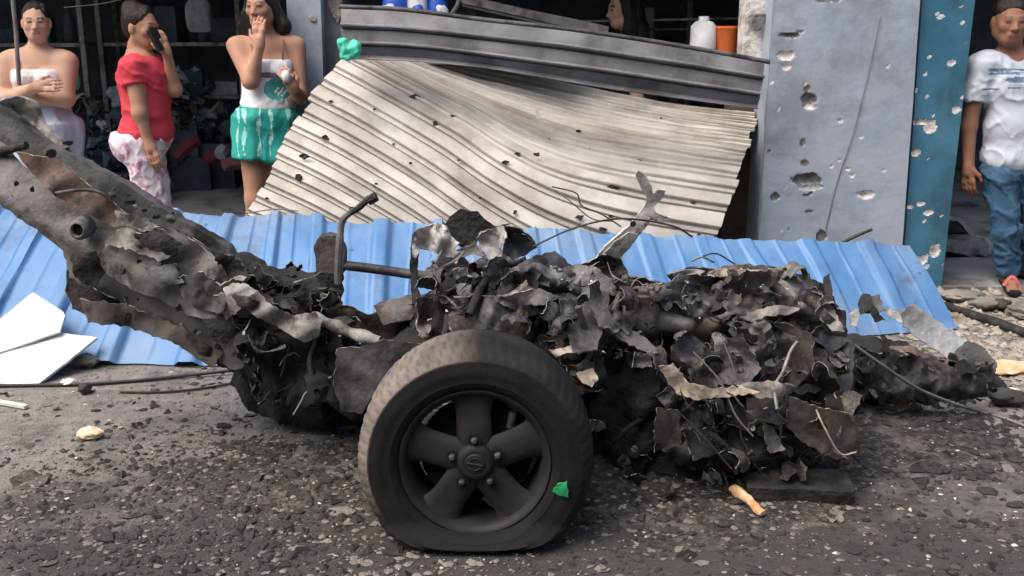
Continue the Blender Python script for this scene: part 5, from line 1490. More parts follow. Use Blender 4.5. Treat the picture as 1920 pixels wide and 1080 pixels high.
for k in range(90):
    x = rnd.uniform(1570, 1860); y = rnd.uniform(662 + max(0, x - 1700) * .12, 752)
    o = bpy.data.objects.new('torn_shred', rnd.choice(SHRED)); COL.objects.link(o); o.parent = W2
    p = P(x, y, rnd.uniform(3.6, 3.85)); p.z = max(p.z, .02); o.location = p - ORG[W2.name]
    s = rnd.uniform(.015, .06); o.scale = (s, s, s)
    o.rotation_euler = (rnd.uniform(.3, 1.9), rnd.uniform(-.8, .8), rnd.uniform(0, 6.28))
    o.material_slots[0].link = 'OBJECT'; o.material_slots[0].material = MATS[rnd.choice(['soot', 'burnt_brown', 'burnt_steel', 'soot', 'rust', 'soot'])]

# ================================================================== PEOPLE
H = .0062        # body resolution


def frame(fwd, up=(0, 0, 1), roll=0.0):
    """head frame: columns x (to the person's left... screen right when facing us), y back, z up"""
    f_ = Vector(fwd).normalized(); u = Vector(up)
    x = f_.cross(u).normalized() * -1          # facing -Y gives +X
    x = u.cross(f_).normalized() * -1 if False else x
    z = x.cross(f_ * -1).normalized()
    if z.z < 0: z = -z
    return Matrix((x, -f_, z)).transposed()


def head_prims(c, R, s=1.0, fem=True):
    """c: centre of the head, R: 3x3 frame, s: scale on a 0.225 m head"""
    def w(x, y, z): return Vector(c) + R @ (Vector((x, y, z)) * s)
    A = np.array(R)
    j = .0 if fem else .006
    P_ = [ell(w(0, .014, .030), (.074 * s, .092 * s, .083 * s), .02, A),
          ell(w(0, -.022, -.022), (.060 * s + j, .066 * s, .080 * s), .03, A),
          ell(w(0, -.045, -.078), (.034 * s + j, .036 * s, .026 * s), .035, A),          # chin
          cap(w(-.05, .005, -.05), w(-.02, -.05, -.085), (.022 + j) * s, .018 * s, .03),   # jaw
          cap(w(.05, .005, -.05), w(.02, -.05, -.085), (.022 + j) * s, .018 * s, .03),
          cap(w(-.035, -.074, .020), w(.035, -.074, .020), .012 * s, .012 * s, .018),       # brow
          cap(w(0, -.080, .008), w(0, -.104, -.026), .008 * s, .012 * s, .012),            # nose
          ell(w(-.012, -.092, -.030), (.009 * s, .010 * s, .008 * s), .008), ell(w(.012, -.092, -.030), (.009 * s, .010 * s, .008 * s), .008),
          ell(w(-.040, -.058, -.018), (.024 * s, .020 * s, .022 * s), .02, A), ell(w(.040, -.058, -.018), (.024 * s, .020 * s, .022 * s), .02, A),   # cheeks
          cap(w(-.020, -.084, -.052), w(.020, -.084, -.052), .007 * s, .007 * s, .010),    # lips
          cap(w(-.017, -.083, -.062), w(.017, -.083, -.062), .008 * s, .008 * s, .010),
          ell(w(-.076, .012, -.005), (.012 * s, .020 * s, .032 * s), .008, A), ell(w(.076, .012, -.005), (.012 * s, .020 * s, .032 * s), .008, A)]   # ears
    return P_


def face_slots(v, f, c, R, s, base=0, lips=1, dark=2):
    """material slot of every face: lips, brows and eyes picked out on the head"""
    fc = v[f].mean(1); L = (fc - np.array(c)) @ np.array(R) / s
    x, y, z = L[:, 0], L[:, 1], L[:, 2]
    slot = np.full(len(f), base)
    front = y < -.045
    slot[front & (np.abs(x) < .024 - np.abs(z + .057) * .6) & (np.abs(z + .057) < .011)] = lips
    ax = np.abs(x)
    slot[front & (ax > .014) & (ax < .048) & (np.abs(z - .030 + (ax - .03) ** 2 * 9) < .0055)] = dark
    slot[front & (np.abs(ax - .031) < .0125) & (np.abs(z - .006) < .0055)] = dark
    return slot


def hand_prims(wr, d, nrm, s=1.0, curl=.5, side=1, spread=.012):
    """wrist, pointing direction, back-of-hand normal; four jointed fingers and a thumb from the palm's side"""
    d = Vector(d).normalized(); n = Vector(nrm); n = (n - d * n.dot(d)).normalized(); b = d.cross(n).normalized() * side
    pr = [cap(wr, Vector(wr) + d * .03 * s, .024 * s, .028 * s, .02)]
    for q in (-.5, .5):
        pr.append(cap(Vector(wr) + d * .02 * s + b * q * .03 * s, Vector(wr) + d * .082 * s + b * q * .046 * s, .015 * s, .0135 * s, .015))
    for k, (o, L) in enumerate(((-.030, .068), (-.010, .078), (.010, .074), (.029, .058))):
        a = Vector(wr) + d * .085 * s + b * o * s * 1.05
        d1 = (d - n * curl * .7).normalized(); d2 = (d - n * curl * 2.0).normalized(); d3 = (d - n * curl * 3.6).normalized()
        p1 = a + d1 * L * .45 * s; p2 = p1 + d2 * L * .32 * s; p3 = p2 + d3 * L * .26 * s
        pr += [cap(a - d * .012, p1, .0092 * s, .0085 * s, .006), cap(p1, p2, .0085 * s, .008 * s, .004), cap(p2, p3, .008 * s, .0068 * s, .004)]
    a = Vector(wr) + d * .022 * s - b * .028 * s
    p1 = a + (d * .75 - b * .75 - n * .3).normalized() * .038 * s; p2 = p1 + (d - b * .25 - n * curl).normalized() * .034 * s
    pr += [cap(a, p1, .0135 * s, .011 * s, .012), cap(p1, p2, .0105 * s, .0085 * s, .005)]
    return pr


def person(loc, label, group=None):
    return thing('person', loc, label, 'person', group)


def body_obj(parent, prims, mats, slot_fn=None, name='body', h=H, sm=1):
    v, f = sdf_mesh(prims, h); v = smooth_mesh(v, f, sm)
    v[:, 2] = np.maximum(v[:, 2], .0245)
    o = mk(name, v, f.tolist(), mats, parent, smooth=180)
    if slot_fn is not None:
        o.data.polygons.foreach_set('material_index', slot_fn(v, f).astype(np.int32))
    return o


def cloth_obj(name, parent, prims, mats, seed, wr=.006, freq=5, cuts=(), slot_fn=None, stretch=(1, 1, .45), h=.008, fold=0.0):
    v, f = sdf_mesh(prims, h, cuts); v = smooth_mesh(v, f, 1)
    n = vnormals(v, f)
    q = v + .03 * np.c_[vnoise(v, seed + 7, 2, 3), vnoise(v, seed + 8, 2, 3), vnoise(v, seed + 9, 2, 3)]
    sh = q.copy(); sh[:, 2] += .55 * q[:, 0]
    r1 = 1 - np.abs(vnoise(sh * np.array(stretch), seed + 4, 2, freq * .9)); r2 = 1 - np.abs(vnoise((q - [0, 0, 0]) * np.array(stretch), seed + 5, 2, freq * 1.7))
    d = vnoise(v * np.array(stretch), seed, 2, freq * .5) * wr * .6 + (r1 ** 3 - .3) * wr * 1.5 + (r2 ** 4 - .2) * wr * .7
    if fold:
        d += np.sin(np.arctan2(v[:, 1] - v[:, 1].mean(), v[:, 0] - v[:, 0].mean()) * 9 + v[:, 2] * 2) * fold
    for c_, n_ in cuts:
        d = d * np.clip(np.abs((v - np.array(c_)) @ np.array(n_)) / .035, .12, 1)
    v = v + n * np.maximum(d, -.003)[:, None]
    o = mk(name, v, f.tolist(), mats, parent, smooth=180)
    if slot_fn is not None:
        o.data.polygons.foreach_set('material_index', slot_fn(v, f).astype(np.int32))
    return o


def hair_obj(parent, prims, mat, seed, cuts=(), amp=.006, name='hair', h=.007):
    v, f = sdf_mesh(prims, h, cuts); v = smooth_mesh(v, f, 1)
    n = vnormals(v, f)
    v = v + n * (vnoise(v * np.array((1, 1, .18)), seed, 3, 16)[:, None] * amp + vnoise(v, seed + 2, 2, 7)[:, None] * amp * .6)
    return mk(name, v, f.tolist(), mat, parent, smooth=180)


def leg_prims(hip, knee, ank, r=(.085, .056, .036), toe=(0, -1, 0), s=1.0):
    hip, knee, ank = Vector(hip), Vector(knee), Vector(ank); t = Vector(toe).normalized()
    calf = knee.lerp(ank, .32) - t * .012
    heel = Vector((ank.x, ank.y, .055)) - t * .03
    ball = Vector((ank.x, ank.y, .048)) + t * .12
    return [cap(hip, knee, r[0], r[1], .04), cap(knee, calf, r[1] * .95, r[1] * 1.0, .03), cap(calf, ank, r[1] * .98, r[2], .03),
            cap(ank, heel, r[2], .032, .02), cap(heel, ball, .032, .028, .025), cap(ball, ball + t * .05, .026, .018, .015)] + \
           [cap(ball + t * .03 + Vector((t.y, -t.x, 0)) * q, ball + t * .072 + Vector((t.y, -t.x, 0)) * q * 1.15 - Vector((0, 0, .012)), .010, .009, .006) for q in (-.03, -.015, 0, .015, .03)]


# ---------------------------------------------------------------- woman with crossed arms, far left
YA = 6.0
gA = P(75, 500, YA); loc = (gA.x, YA, .024)
pa = person(loc, 'woman with crossed arms in a strapless pink top and grey skirt, far left')
Pt = lambda x, y, d=0.0: P(x, y, YA + d)
RA = frame((.35, -1, -.02)); hcA = Pt(68, 43, -.01); sA = .93
shL, shR = Pt(14, 117), Pt(127, 117)
elL, elR = Pt(2, 188, -.06), Pt(123, 186, -.07)
wrL, wrR = Pt(66, 164, -.19), Pt(18, 182, -.15)
prims = head_prims(hcA, RA, sA) + [
    cap(Pt(71, 75, .015), Pt(72, 100, .02), .050, .056, .03),
    cap(Pt(30, 111, .02), Pt(112, 111, .02), .058, .058, .06), ell(Pt(71, 138, .02), (.165, .105, .14), .05), ell(Pt(74, 190, .02), (.145, .10, .14), .06), ell(Pt(80, 245, .02), (.18, .125, .13), .06),
    cap(shL, elL, .060, .044, .04), cap(shR, elR, .062, .046, .04), cap(elL, wrL, .043, .029, .03), cap(elR, wrR, .045, .029, .03),
    ell(Pt(48, 148, -.06), (.065, .06, .06), .03), ell(Pt(93, 148, -.06), (.065, .06, .06), .03)]
prims += hand_prims(wrL, (.9, -.1, .12), (.1, -1, .3), .95, .35, 1) + hand_prims(wrR, (-1, .0, -.05), (0, -1, .2), .95, .35, -1)
prims += leg_prims(Pt(60, 270), Pt(58, 375, -.02), (Pt(56, 500).x, YA, .09), toe=(.2, -1, 0)) + leg_prims(Pt(100, 270), Pt(102, 375, -.02), (Pt(104, 500).x, YA, .09), toe=(.2, -1, 0))
body_obj(pa, prims, ['skin_light', 'lips', 'brow_eye'], lambda v, f: face_slots(v, f, hcA, RA, sA))
zt = Pt(71, 129, 0).z; zb = Pt(71, 205, 0).z
cloth_obj('tube_top', pa, [ell(Pt(71, 138, .02), (.173, .113, .147), .05), ell(Pt(74, 190, .02), (.153, .108, .15), .06), ell(Pt(48, 148, -.06), (.073, .068, .067), .03), ell(Pt(93, 148, -.06), (.073, .068, .067), .03)], ['top_pink'], 3,
          cuts=[((0, 0, zt), (0, 0, 1)), ((0, 0, zb), (0, 0, -1))])
zs = Pt(80, 188, 0).z
cloth_obj('skirt', pa, [ell(Pt(76, 195, .02), (.158, .115, .14), .05), ell(Pt(84, 245, .02), (.20, .14, .14), .06), cone(Pt(88, 225, .02), Pt(100, 460, .02), .185, .20, .06)], ['skirt_grey'], 4, wr=.012, freq=3.0,
          cuts=[((0, 0, zs), (0, 0, 1))], stretch=(1, 1, .2), fold=.008)
g = Geo().tube(spline([Pt(34, 100, -.04), Pt(36, 130, -.10), Pt(40, 160, -.12)], 5), .006, 6); mk('shoulder_strap', g.v, g.f, 'strap_brown', pa, smooth=60)


def w_(c, R, s): return lambda x, y, z: Vector(c) + R @ (Vector((x, y, z)) * s)


w = w_(hcA, RA, sA)
hair_obj(pa, [ell(w(0, .026, .045), (.081 * sA, .094 * sA, .085 * sA), .01, np.array(RA)), ell(w(0, .10, .05), (.045, .04, .045), .02)], 'hair_black', 5,
         cuts=[(tuple(w(0, -.062, .055)), tuple(RA @ Vector((0, -.9, -.55)).normalized()))])

# ---------------------------------------------------------------- woman in the red top on the phone
YB = 5.9
gB = P(275, 505, YB); pb = person((gB.x, YB, .024), 'woman in a red top and leopard print trousers holding a phone to her mouth')
Pt = lambda x, y, d=0.0: P(x, y, YB + d)
RB = frame((1, -.32, -.08)); hcB = Pt(266, 52); sB = 1.0
shN, elN, wrN = Pt(249, 126, -.13), Pt(262, 212, -.16), Pt(280, 268, -.15)
shF, elF, wrF = Pt(292, 124, .10), Pt(328, 168, .02), Pt(313, 100, -.06)
prims = head_prims(hcB, RB, sB) + [
    cap(Pt(257, 85), Pt(256, 108), .052, .058, .03), cap(shN, shF, .062, .062, .06), ell(Pt(269, 150), (.130, .145, .15), .05), ell(Pt(275, 205), (.122, .135, .14), .06), ell(Pt(270, 255), (.145, .15, .13), .06),
    cap(shN, elN, .053, .040, .03), cap(elN, wrN, .039, .025, .03), cap(shF, elF, .050, .039, .03), cap(elF, wrF, .038, .025, .03)]
prims += hand_prims(wrN, (.25, -.1, -1), (-.3, -1, 0), 1.0, .3, -1) + hand_prims(wrF, (-.2, -.2, 1), (.9, -.6, .1), .95, .55, 1)
prims += leg_prims(Pt(262, 285, -.06), Pt(290, 388, -.07), (Pt(285, 500).x, YB - .06, .09), toe=(1, -.3, 0)) + leg_prims(Pt(275, 285, .08), Pt(300, 388, .08), (Pt(300, 500).x, YB + .08, .09), toe=(1, -.3, 0))
body_obj(pb, prims, ['skin_mid', 'lips', 'brow_eye'], lambda v, f: face_slots(v, f, hcB, RB, sB))
zb = Pt(270, 266, 0).z
slv = shN.lerp(elN, .38); slf = shF.lerp(elF, .42)
cloth_obj('red_top', pb, [cap(shN, shF, .068, .068, .05), ell(Pt(269, 150), (.142, .157, .157), .05), ell(Pt(275, 205), (.134, .147, .15), .06), ell(Pt(273, 250), (.152, .16, .10), .06), cone(shN + Vector((-.01, 0, .02)), slv, .063, .067, .03), cone(shF, slf, .060, .060, .03)], ['tee_red'], 8, freq=4.5,
          cuts=[((0, 0, zb), (0, 0, -1)), (tuple(Pt(262, 98, -.02)), tuple(Vector((.3, -.05, 1)).normalized()))], wr=.007, stretch=(.8, .8, 1))
kN, kF = Pt(291, 392, -.07), Pt(300, 392, .08)
cloth_obj('leopard_trousers', pb, [ell(Pt(269, 258), (.156, .160, .125), .05), ell(Pt(246, 266, -.02), (.105, .14, .11), .06), cap(Pt(264, 285, -.06), kN, .100, .072, .04), cap(Pt(277, 285, .08), kF, .098, .070, .04), cone(kN, (Pt(287, 440).x, YB - .06, Pt(287, 440).z), .076, .060, .03), cone(kF, (Pt(300, 440).x, YB + .08, Pt(300, 440).z), .072, .058, .03)], ['leopard'], 9,
          cuts=[((0, 0, Pt(270, 246, 0).z), (0, 0, 1))], wr=.008, stretch=(1, 1, .8))
w = w_(hcB, RB, sB)
hair_obj(pb, [ell(w(0, .022, .048), (.083 * sB, .098 * sB, .085 * sB), .01, np.array(RB)), ell(w(0, .055, .0), (.066, .06, .07), .02, np.array(RB)), ell(w(0, .07, .10), (.05, .05, .045), .03)], 'hair_brown', 10,
         cuts=[(tuple(w(0, -.045, .05)), tuple(RB @ Vector((0, -.95, -.35)).normalized()))])
ph = wrF + Vector((-.035, -.045, .075))
g = Geo().box(ph, (.022, .07, .125), Euler((.2, -.35, -.3)))
tag(mk('mobile_phone', g.v, g.f, 'black_cloth'), 'dark mobile phone held to the mouth of the woman in red', 'phone')

# ---------------------------------------------------------------- woman with long hair and green shorts
YC = 5.62
gC = P(505, 530, YC); pc = person((gC.x, YC, .024), 'long-haired woman in a white top and green striped shorts, hand on her mouth')
Pt = lambda x, y, d=0.0: P(x, y, YC + d)
RC = frame((-.30, -1, -.10)); hcC = Pt(491, 12, -.01); sC = .98
shL, shR = Pt(442, 86), Pt(556, 86, .02)
elL, wrL = Pt(470, 152, -.12), Pt(487, 84, -.15)
elR, wrR = Pt(563, 180, -.02), Pt(552, 170, -.15)
prims = head_prims(hcC, RC, sC) + [
    cap(Pt(498, 48, .015), Pt(500, 75, .02), .045, .052, .03), cap(Pt(460, 84, .02), Pt(540, 82, .02), .052, .052, .05), ell(Pt(503, 120, .02), (.145, .098, .13), .05), ell(Pt(503, 170, .02), (.13, .095, .12), .06), ell(Pt(500, 218, .02), (.155, .115, .12), .06),
    cap(shL, elL, .050, .040, .03), cap(elL, wrL, .040, .026, .03), cap(shR, elR, .050, .040, .03), cap(elR, wrR, .039, .026, .03),
    ell(Pt(480, 128, -.06), (.058, .055, .055), .03), ell(Pt(524, 126, -.06), (.058, .055, .055), .03)]
prims += hand_prims(wrL, (.0, -.05, 1), (-.2, -1, 0), .95, .42, 1) + hand_prims(wrR, (-.2, -.5, .75), (.6, -.8, 0), .95, .75, -1)
prims += leg_prims(Pt(476, 255), Pt(480, 372, -.02), (Pt(478, 520).x, YC, .09), (.088, .058, .036), toe=(-.2, -1, 0)) + leg_prims(Pt(526, 255, .03), Pt(530, 372, .02), (Pt(530, 520).x, YC + .04, .09), (.088, .058, .036), toe=(.1, -1, 0))
body_obj(pc, prims, ['skin_mid', 'lips', 'brow_eye'], lambda v, f: face_slots(v, f, hcC, RC, sC))


def top_slots(v, f):
    px, py = to_px(v[f].mean(1)); fr = v[f].mean(1)[:, 1] < YC + .03
    s = np.zeros(len(f))
    e = ((px - 521) / 27) ** 2 + ((py - 167) / 21) ** 2
    s[fr & (e < 1)] = 1
    s[fr & (e < 1) & (((px - 526) / 12) ** 2 + ((py - 172) / 9) ** 2 < 1) & (np.sin(px * .7 + py * .5) > .2)] = 0
    s[fr & (np.abs(py - 141 - (px - 500) * .05) < 5) & (px > 478)] = 2
    return s


cloth_obj('white_top', pc, [ell(Pt(503, 122, .02), (.153, .107, .135), .05), ell(Pt(503, 168, .02), (.132, .104, .13), .05), ell(Pt(503, 200, .02), (.148, .116, .09), .05), ell(Pt(480, 128, -.06), (.067, .064, .062), .03), ell(Pt(524, 126, -.06), (.067, .064, .062), .03)], ['top_white', 'print_teal', 'print_purple'], 12,
          cuts=[((0, 0, Pt(503, 110, 0).z), (0, 0, 1)), ((0, 0, Pt(503, 205, 0).z), (0, 0, -1))], slot_fn=top_slots, wr=.007)


def short_slots(v, f):
    c = v[f].mean(1); px, py = to_px(c); fr = c[:, 1] < YC + .05
    s = np.zeros(len(f))
    for x0, wd in ((458, 5), (486, 5), (508, 4), (540, 5), (446, 3)):
        s[fr & (np.abs(px - x0 - 1.5 * np.sin(py * .09 + x0)) < wd * (.55 + .35 * np.sin(py * .13 + x0))) & (py > 203) & (py < 293)] = 1
    return s


cloth_obj('green_shorts', pc, [ell(Pt(500, 215, .02), (.165, .128, .10), .05), cone(Pt(474, 220), Pt(476, 297, -.01), .105, .118, .05), cone(Pt(526, 220, .03), Pt(530, 297, .03), .105, .118, .05)], ['shorts_teal', 'shorts_stripe'], 13,
          cuts=[((0, 0, Pt(503, 196, 0).z), (0, 0, 1))], slot_fn=short_slots, wr=.009, stretch=(1, 1, .25), freq=4)
for s_ in ((478, 118, 470, 78), (530, 112, 532, 74)):
    g = Geo().tube(spline([Pt(s_[0], s_[1], -.10), Pt((s_[0] + s_[2]) / 2, (s_[1] + s_[3]) / 2, -.085), Pt(s_[2], s_[3], -.02)], 4), .005, 6); mk('strap', g.v, g.f, 'strap_brown', pc, smooth=60)
w = w_(hcC, RC, sC)
hair_obj(pc, [ell(w(0, .022, .045), (.084 * sC, .098 * sC, .085 * sC), .01, np.array(RC)), cap(w(-.066, .0, .02), Pt(456, 62, -.03), .028, .045, .03), cap(Pt(456, 62, -.03), Pt(464, 108, -.085), .045, .038, .03), cap(Pt(464, 108, -.085), Pt(476, 158, -.135), .036, .018, .03), cap(w(.07, .01, .02), Pt(532, 48, .0), .026, .035, .03), cap(Pt(532, 48), Pt(536, 80, .05), .034, .02, .03), ell(w(0, .06, -.06), (.07, .05, .1), .03)], 'hair_black', 14,
         cuts=[(tuple(w(0, -.058, .06)), tuple(RC @ Vector((0, -1, -.10)).normalized()))])
v, f = sdf_mesh([ell(wrR + Vector((-.03, -.05, .075)), (.026, .026, .034), .01)], .006)
tag(mk('white_cup', v, f.tolist(), 'plastic_white', smooth=180), 'small white cup in the hand of the woman in green shorts', 'cup')

# ---------------------------------------------------------------- man in white T-shirt and jeans
YD = 5.6
gD = P(1900, 540, YD); pd = person((gD.x, YD, .024), 'man in a printed white T-shirt and blue jeans at the right edge')
Pt = lambda x, y, d=0.0: P(x, y, YD + d)
RD = frame((-.12, -1, -.05)); hcD = Pt(1893, 42, -.01); sD = 1.06
shL, shR = Pt(1838, 122), Pt(1958, 122)
elL, wrL = Pt(1816, 236, .02), Pt(1816, 312, -.03)
elR, wrR = Pt(1985, 236, .02), Pt(1988, 312, -.03)
prims = head_prims(hcD, RD, sD, False) + [
    cap(Pt(1894, 78, .015), Pt(1896, 105, .02), .058, .064, .03), cap(Pt(1855, 117, .02), Pt(1940, 117, .02), .062, .062, .05), ell(Pt(1898, 160, .02), (.160, .105, .16), .05), ell(Pt(1900, 235, .01), (.143, .105, .16), .06), ell(Pt(1900, 305, .02), (.142, .105, .12), .06),
    cap(shL, elL, .056, .042, .03), cap(elL, wrL, .042, .029, .03), cap(shR, elR, .056, .042, .03), cap(elR, wrR, .042, .029, .03)]
prims += hand_prims(wrL, (.05, -.1, -1), (-.8, -.6, 0), 1.05, .35, 1) + hand_prims(wrR, (.0, -.1, -1), (.8, -.6, 0), 1.05, .35, -1)
prims += leg_prims(Pt(1874, 322), Pt(1886, 428, -.07), (Pt(1880, 525).x, YD - .06, .10), (.09, .06, .04), toe=(-.25, -1, 0)) + leg_prims(Pt(1926, 322), Pt(1938, 428, .02), (Pt(1940, 515).x, YD + .08, .10), (.09, .06, .04), toe=(.25, -1, 0))
body_obj(pd, prims, ['skin_brown', 'lips_brown', 'brow_eye'], lambda v, f: face_slots(v, f, hcD, RD, sD))


def tee_slots(v, f):
    c = v[f].mean(1); px, py = to_px(c); fr = c[:, 1] < YD + .02
    s = np.zeros(len(f)); yy = py - 135 + (px - 1853) * .02
    s[fr & (px > 1853) & (px < 1950) & (np.abs(yy) < 5.5) & ~((np.abs(yy) < .9) & (px < 1930))] = 1
    s[fr & (((px - 1912) / 27) ** 2 + ((py - 150) / 6) ** 2 < 1)] = 1
    s[fr & (px > 1843) & (px < 1990) & (np.abs(py - 168 + (px - 1843) * .05) < .8)] = 1
    return s


shoD = [cap(shL, shL + Vector((.01, 0, 0)), .067, .067, .03), cap(shR, shR + Vector((-.01, 0, 0)), .067, .067, .03)]
sl = shL.lerp(elL, .58); sr = shR.lerp(elR, .58)
cloth_obj('white_t_shirt', pd, shoD + [cap(Pt(1855, 117, .02), Pt(1940, 117, .02), .068, .068, .05), ell(Pt(1898, 160, .02), (.172, .118, .17), .05), ell(Pt(1899, 235, .01), (.160, .122, .17), .06), ell(Pt(1899, 295, .01), (.166, .126, .11), .06), cone(shL + Vector((.01, 0, .02)), sl, .068, .074, .03), cone(shR + Vector((-.01, 0, .02)), sr, .068, .074, .03)], ['tee_white', 'print_navy'], 20,
          cuts=[((0, 0, Pt(1900, 316, 0).z), (0, 0, -1)), (tuple(Pt(1895, 97, -.02)), tuple(Vector((0, -.25, 1)).normalized()))], slot_fn=tee_slots, wr=.008, freq=4.0, stretch=(1, 1, .8))
aL, aR = Vector((Pt(1880, 525).x, YD - .06, .085)), Vector((Pt(1940, 515).x, YD + .08, .085))
cloth_obj('jeans', pd, [ell(Pt(1900, 310, .02), (.155, .118, .10), .05), cap(Pt(1874, 322), Pt(1886, 428, -.07), .095, .070, .03), cone(Pt(1886, 428, -.07), aL, .072, .058, .03), cap(Pt(1926, 322), Pt(1938, 428, .02), .095, .070, .03), cone(Pt(1938, 428, .02), aR, .072, .058, .03)], ['jeans'], 21,
          cuts=[((0, 0, Pt(1900, 300, 0).z), (0, 0, 1))], wr=.012, freq=6, stretch=(.7, .7, 1.2))
for a, t in ((aL, Vector((-.25, -1, 0)).normalized()), (aR, Vector((.25, -1, 0)).normalized())):
    v, f = sdf_mesh([cap((a.x - t.x * .05, a.y - t.y * .05, .034), (a.x + t.x * .17, a.y + t.y * .17, .034), .036, .040, .01)], .008, cuts=[((0, 0, .045), (0, 0, 1))])
    sd = mk('sandal', v, f.tolist(), 'black_cloth', pd, smooth=60)
    q = Vector((t.y, -t.x, 0))
    g = Geo().tube(spline([Vector((a.x, a.y, .04)) + t * .10 + q * .04, Vector((a.x, a.y, .088)) + t * .085, Vector((a.x, a.y, .04)) + t * .10 - q * .04], 5), .014, 8); mk('sandal_strap', g.v, g.f, 'sandal_red', sd, smooth=60)
w = w_(hcD, RD, sD)
hair_obj(pd, [ell(w(0, .022, .050), (.080 * sD, .095 * sD, .080 * sD), .01, np.array(RD))], 'hair_black', 22, amp=.004,
         cuts=[(tuple(w(0, -.058, .062)), tuple(RD @ Vector((0, -.75, -.65)).normalized()))])

# ---------------------------------------------------------------- woman half hidden behind the shutter
YE = 6.45
gE = P(1180, 500, YE); pe = person((gE.x, YE, .024), 'dark-haired woman in profile half hidden behind the shutter top')
Pt = lambda x, y, d=0.0: P(x, y, YE + d)
RE = frame((-1, -.28, -.12)); hcE = Pt(1168, 18); sE = .98
prims = head_prims(hcE, RE, sE) + [cap(Pt(1178, 48), Pt(1186, 75), .05, .056, .03), cap(Pt(1175, 88, -.12), Pt(1200, 88, .12), .06, .06, .06), ell(Pt(1190, 130), (.13, .15, .15), .05), ell(Pt(1192, 200), (.14, .15, .16), .06), cap(Pt(1185, 95, -.15), Pt(1195, 190, -.17), .05, .04, .03), cap(Pt(1195, 190, -.17), Pt(1170, 250, -.18), .04, .028, .03)]
prims += hand_prims(Pt(1170, 250, -.18), (-.3, 0, -1), (-.5, -1, 0), .95, .3, -1)
prims += leg_prims(Pt(1190, 250, -.07), Pt(1188, 350, -.07), (Pt(1188, 450).x, YE - .07, .09), toe=(-1, -.2, 0)) + leg_prims(Pt(1190, 250, .07), Pt(1188, 350, .07), (Pt(1188, 450).x, YE + .07, .09), toe=(-1, -.2, 0))
body_obj(pe, prims, ['skin_light', 'lips', 'brow_eye'], lambda v, f: face_slots(v, f, hcE, RE, sE), h=.0075)
cloth_obj('black_dress', pe, [cap(Pt(1175, 90, -.12), Pt(1200, 90, .12), .068, .068, .06), ell(Pt(1190, 130), (.145, .165, .155), .05), ell(Pt(1192, 200), (.155, .165, .17), .06), cone(Pt(1191, 220), Pt(1190, 360), .17, .2, .05), cone(Pt(1185, 93, -.15), Pt(1192, 150, -.16), .062, .06, .03)], ['black_cloth'], 30, h=.012)
w = w_(hcE, RE, sE)
hair_obj(pe, [ell(w(0, .026, .04), (.096 * sE, .104 * sE, .094 * sE), .01, np.array(RE)), cap(w(-.075, .0, .03), w(-.07, .01, -.13), .035, .04, .02), cap(w(.075, .0, .03), w(.07, .01, -.13), .035, .04, .02), cap(w(0, .06, .0), Pt(1200, 90, 0), .075, .075, .03), cap(w(-.05, .03, .0), Pt(1192, 100, -.08), .05, .05, .03)], 'hair_black', 31,
         cuts=[(tuple(w(0, -.038, .03)), tuple(RE @ Vector((0, -1, -.05)).normalized()))])

# ---- loose cloth and packets heaped on the cartons in the dark shop
rnd = random.Random(313)
for rt, c, r, mt in HEAPS:
    for k in range(16):
        o = bpy.data.objects.new('cloth_piece', rnd.choice(SHRED)); COL.objects.link(o); o.parent = rt
        o.location = Vector((c.x + rnd.uniform(-1, 1) * r[0], c.y + rnd.uniform(-1, .4) * r[1], c.z + rnd.uniform(-.8, .9) * r[2])) - ORG[rt.name]
        q = rnd.uniform(.05, .13); o.scale = (q, q, q * 1.2); o.rotation_euler = (rnd.uniform(0, 1.4), rnd.uniform(-.6, .6), rnd.uniform(0, 6.28))
        for sl in o.material_slots:
            sl.link = 'OBJECT'; sl.material = MATS[rnd.choice([mt, 'cloth_slate', 'cloth_pale', mt, 'cloth_teal', 'cloth_brown'])]

# ================================================================== LOOSE DEBRIS
def board(name, poly, Yf, mat, label, cat, seed, t=.012, amp=.002, group=None):
    o = panel(name, poly, Yf, mat, None, amp, 2, seed, step=14, jag=.8, t=t, smooth=40)
    return tag(o, label, cat, group)


board('white_board', [(-90, 640), (0, 598), (62, 548), (118, 584), (122, 592), (112, 622), (60, 640), (-20, 668), (-90, 690)], lambda x, y: 4.38 - (y - 548) * .0021, 'white_board', 'white board leaning on the blue sheet, the upper of the two at the left edge', 'board', 801)
board('white_board', [(-90, 690), (0, 664), (104, 622), (182, 633), (70, 722), (0, 719), (-90, 716)], lambda x, y: 4.26 - (y - 622) * .0028, 'white_board', 'white board lying on the road, the lower of the two at the left edge', 'board', 802)


def ground_lump(name, px, py, r, mat, label, cat, seed, group=None, amp=.35, rot=0.0):
    c = G(px, py); bm = bmesh.new(); bmesh.ops.create_icosphere(bm, subdivisions=3, radius=1)
    v = np.array([tuple(x.co) for x in bm.verts]); f = [tuple(q.index for q in fc.verts) for fc in bm.faces]; bm.free()
    v = v * (1 + amp * vnoise(v, seed, 4, .8, .6))[:, None] * np.array(r)
    ca, sa = math.cos(rot), math.sin(rot)
    v = np.c_[v[:, 0] * ca - v[:, 1] * sa, v[:, 0] * sa + v[:, 1] * ca, v[:, 2]]
    v[:, 2] -= v[:, 2].min() - .002
    v += np.array((c.x, c.y, 0))
    return tag(mk(name, v, f, mat, smooth=45), label, cat, group)


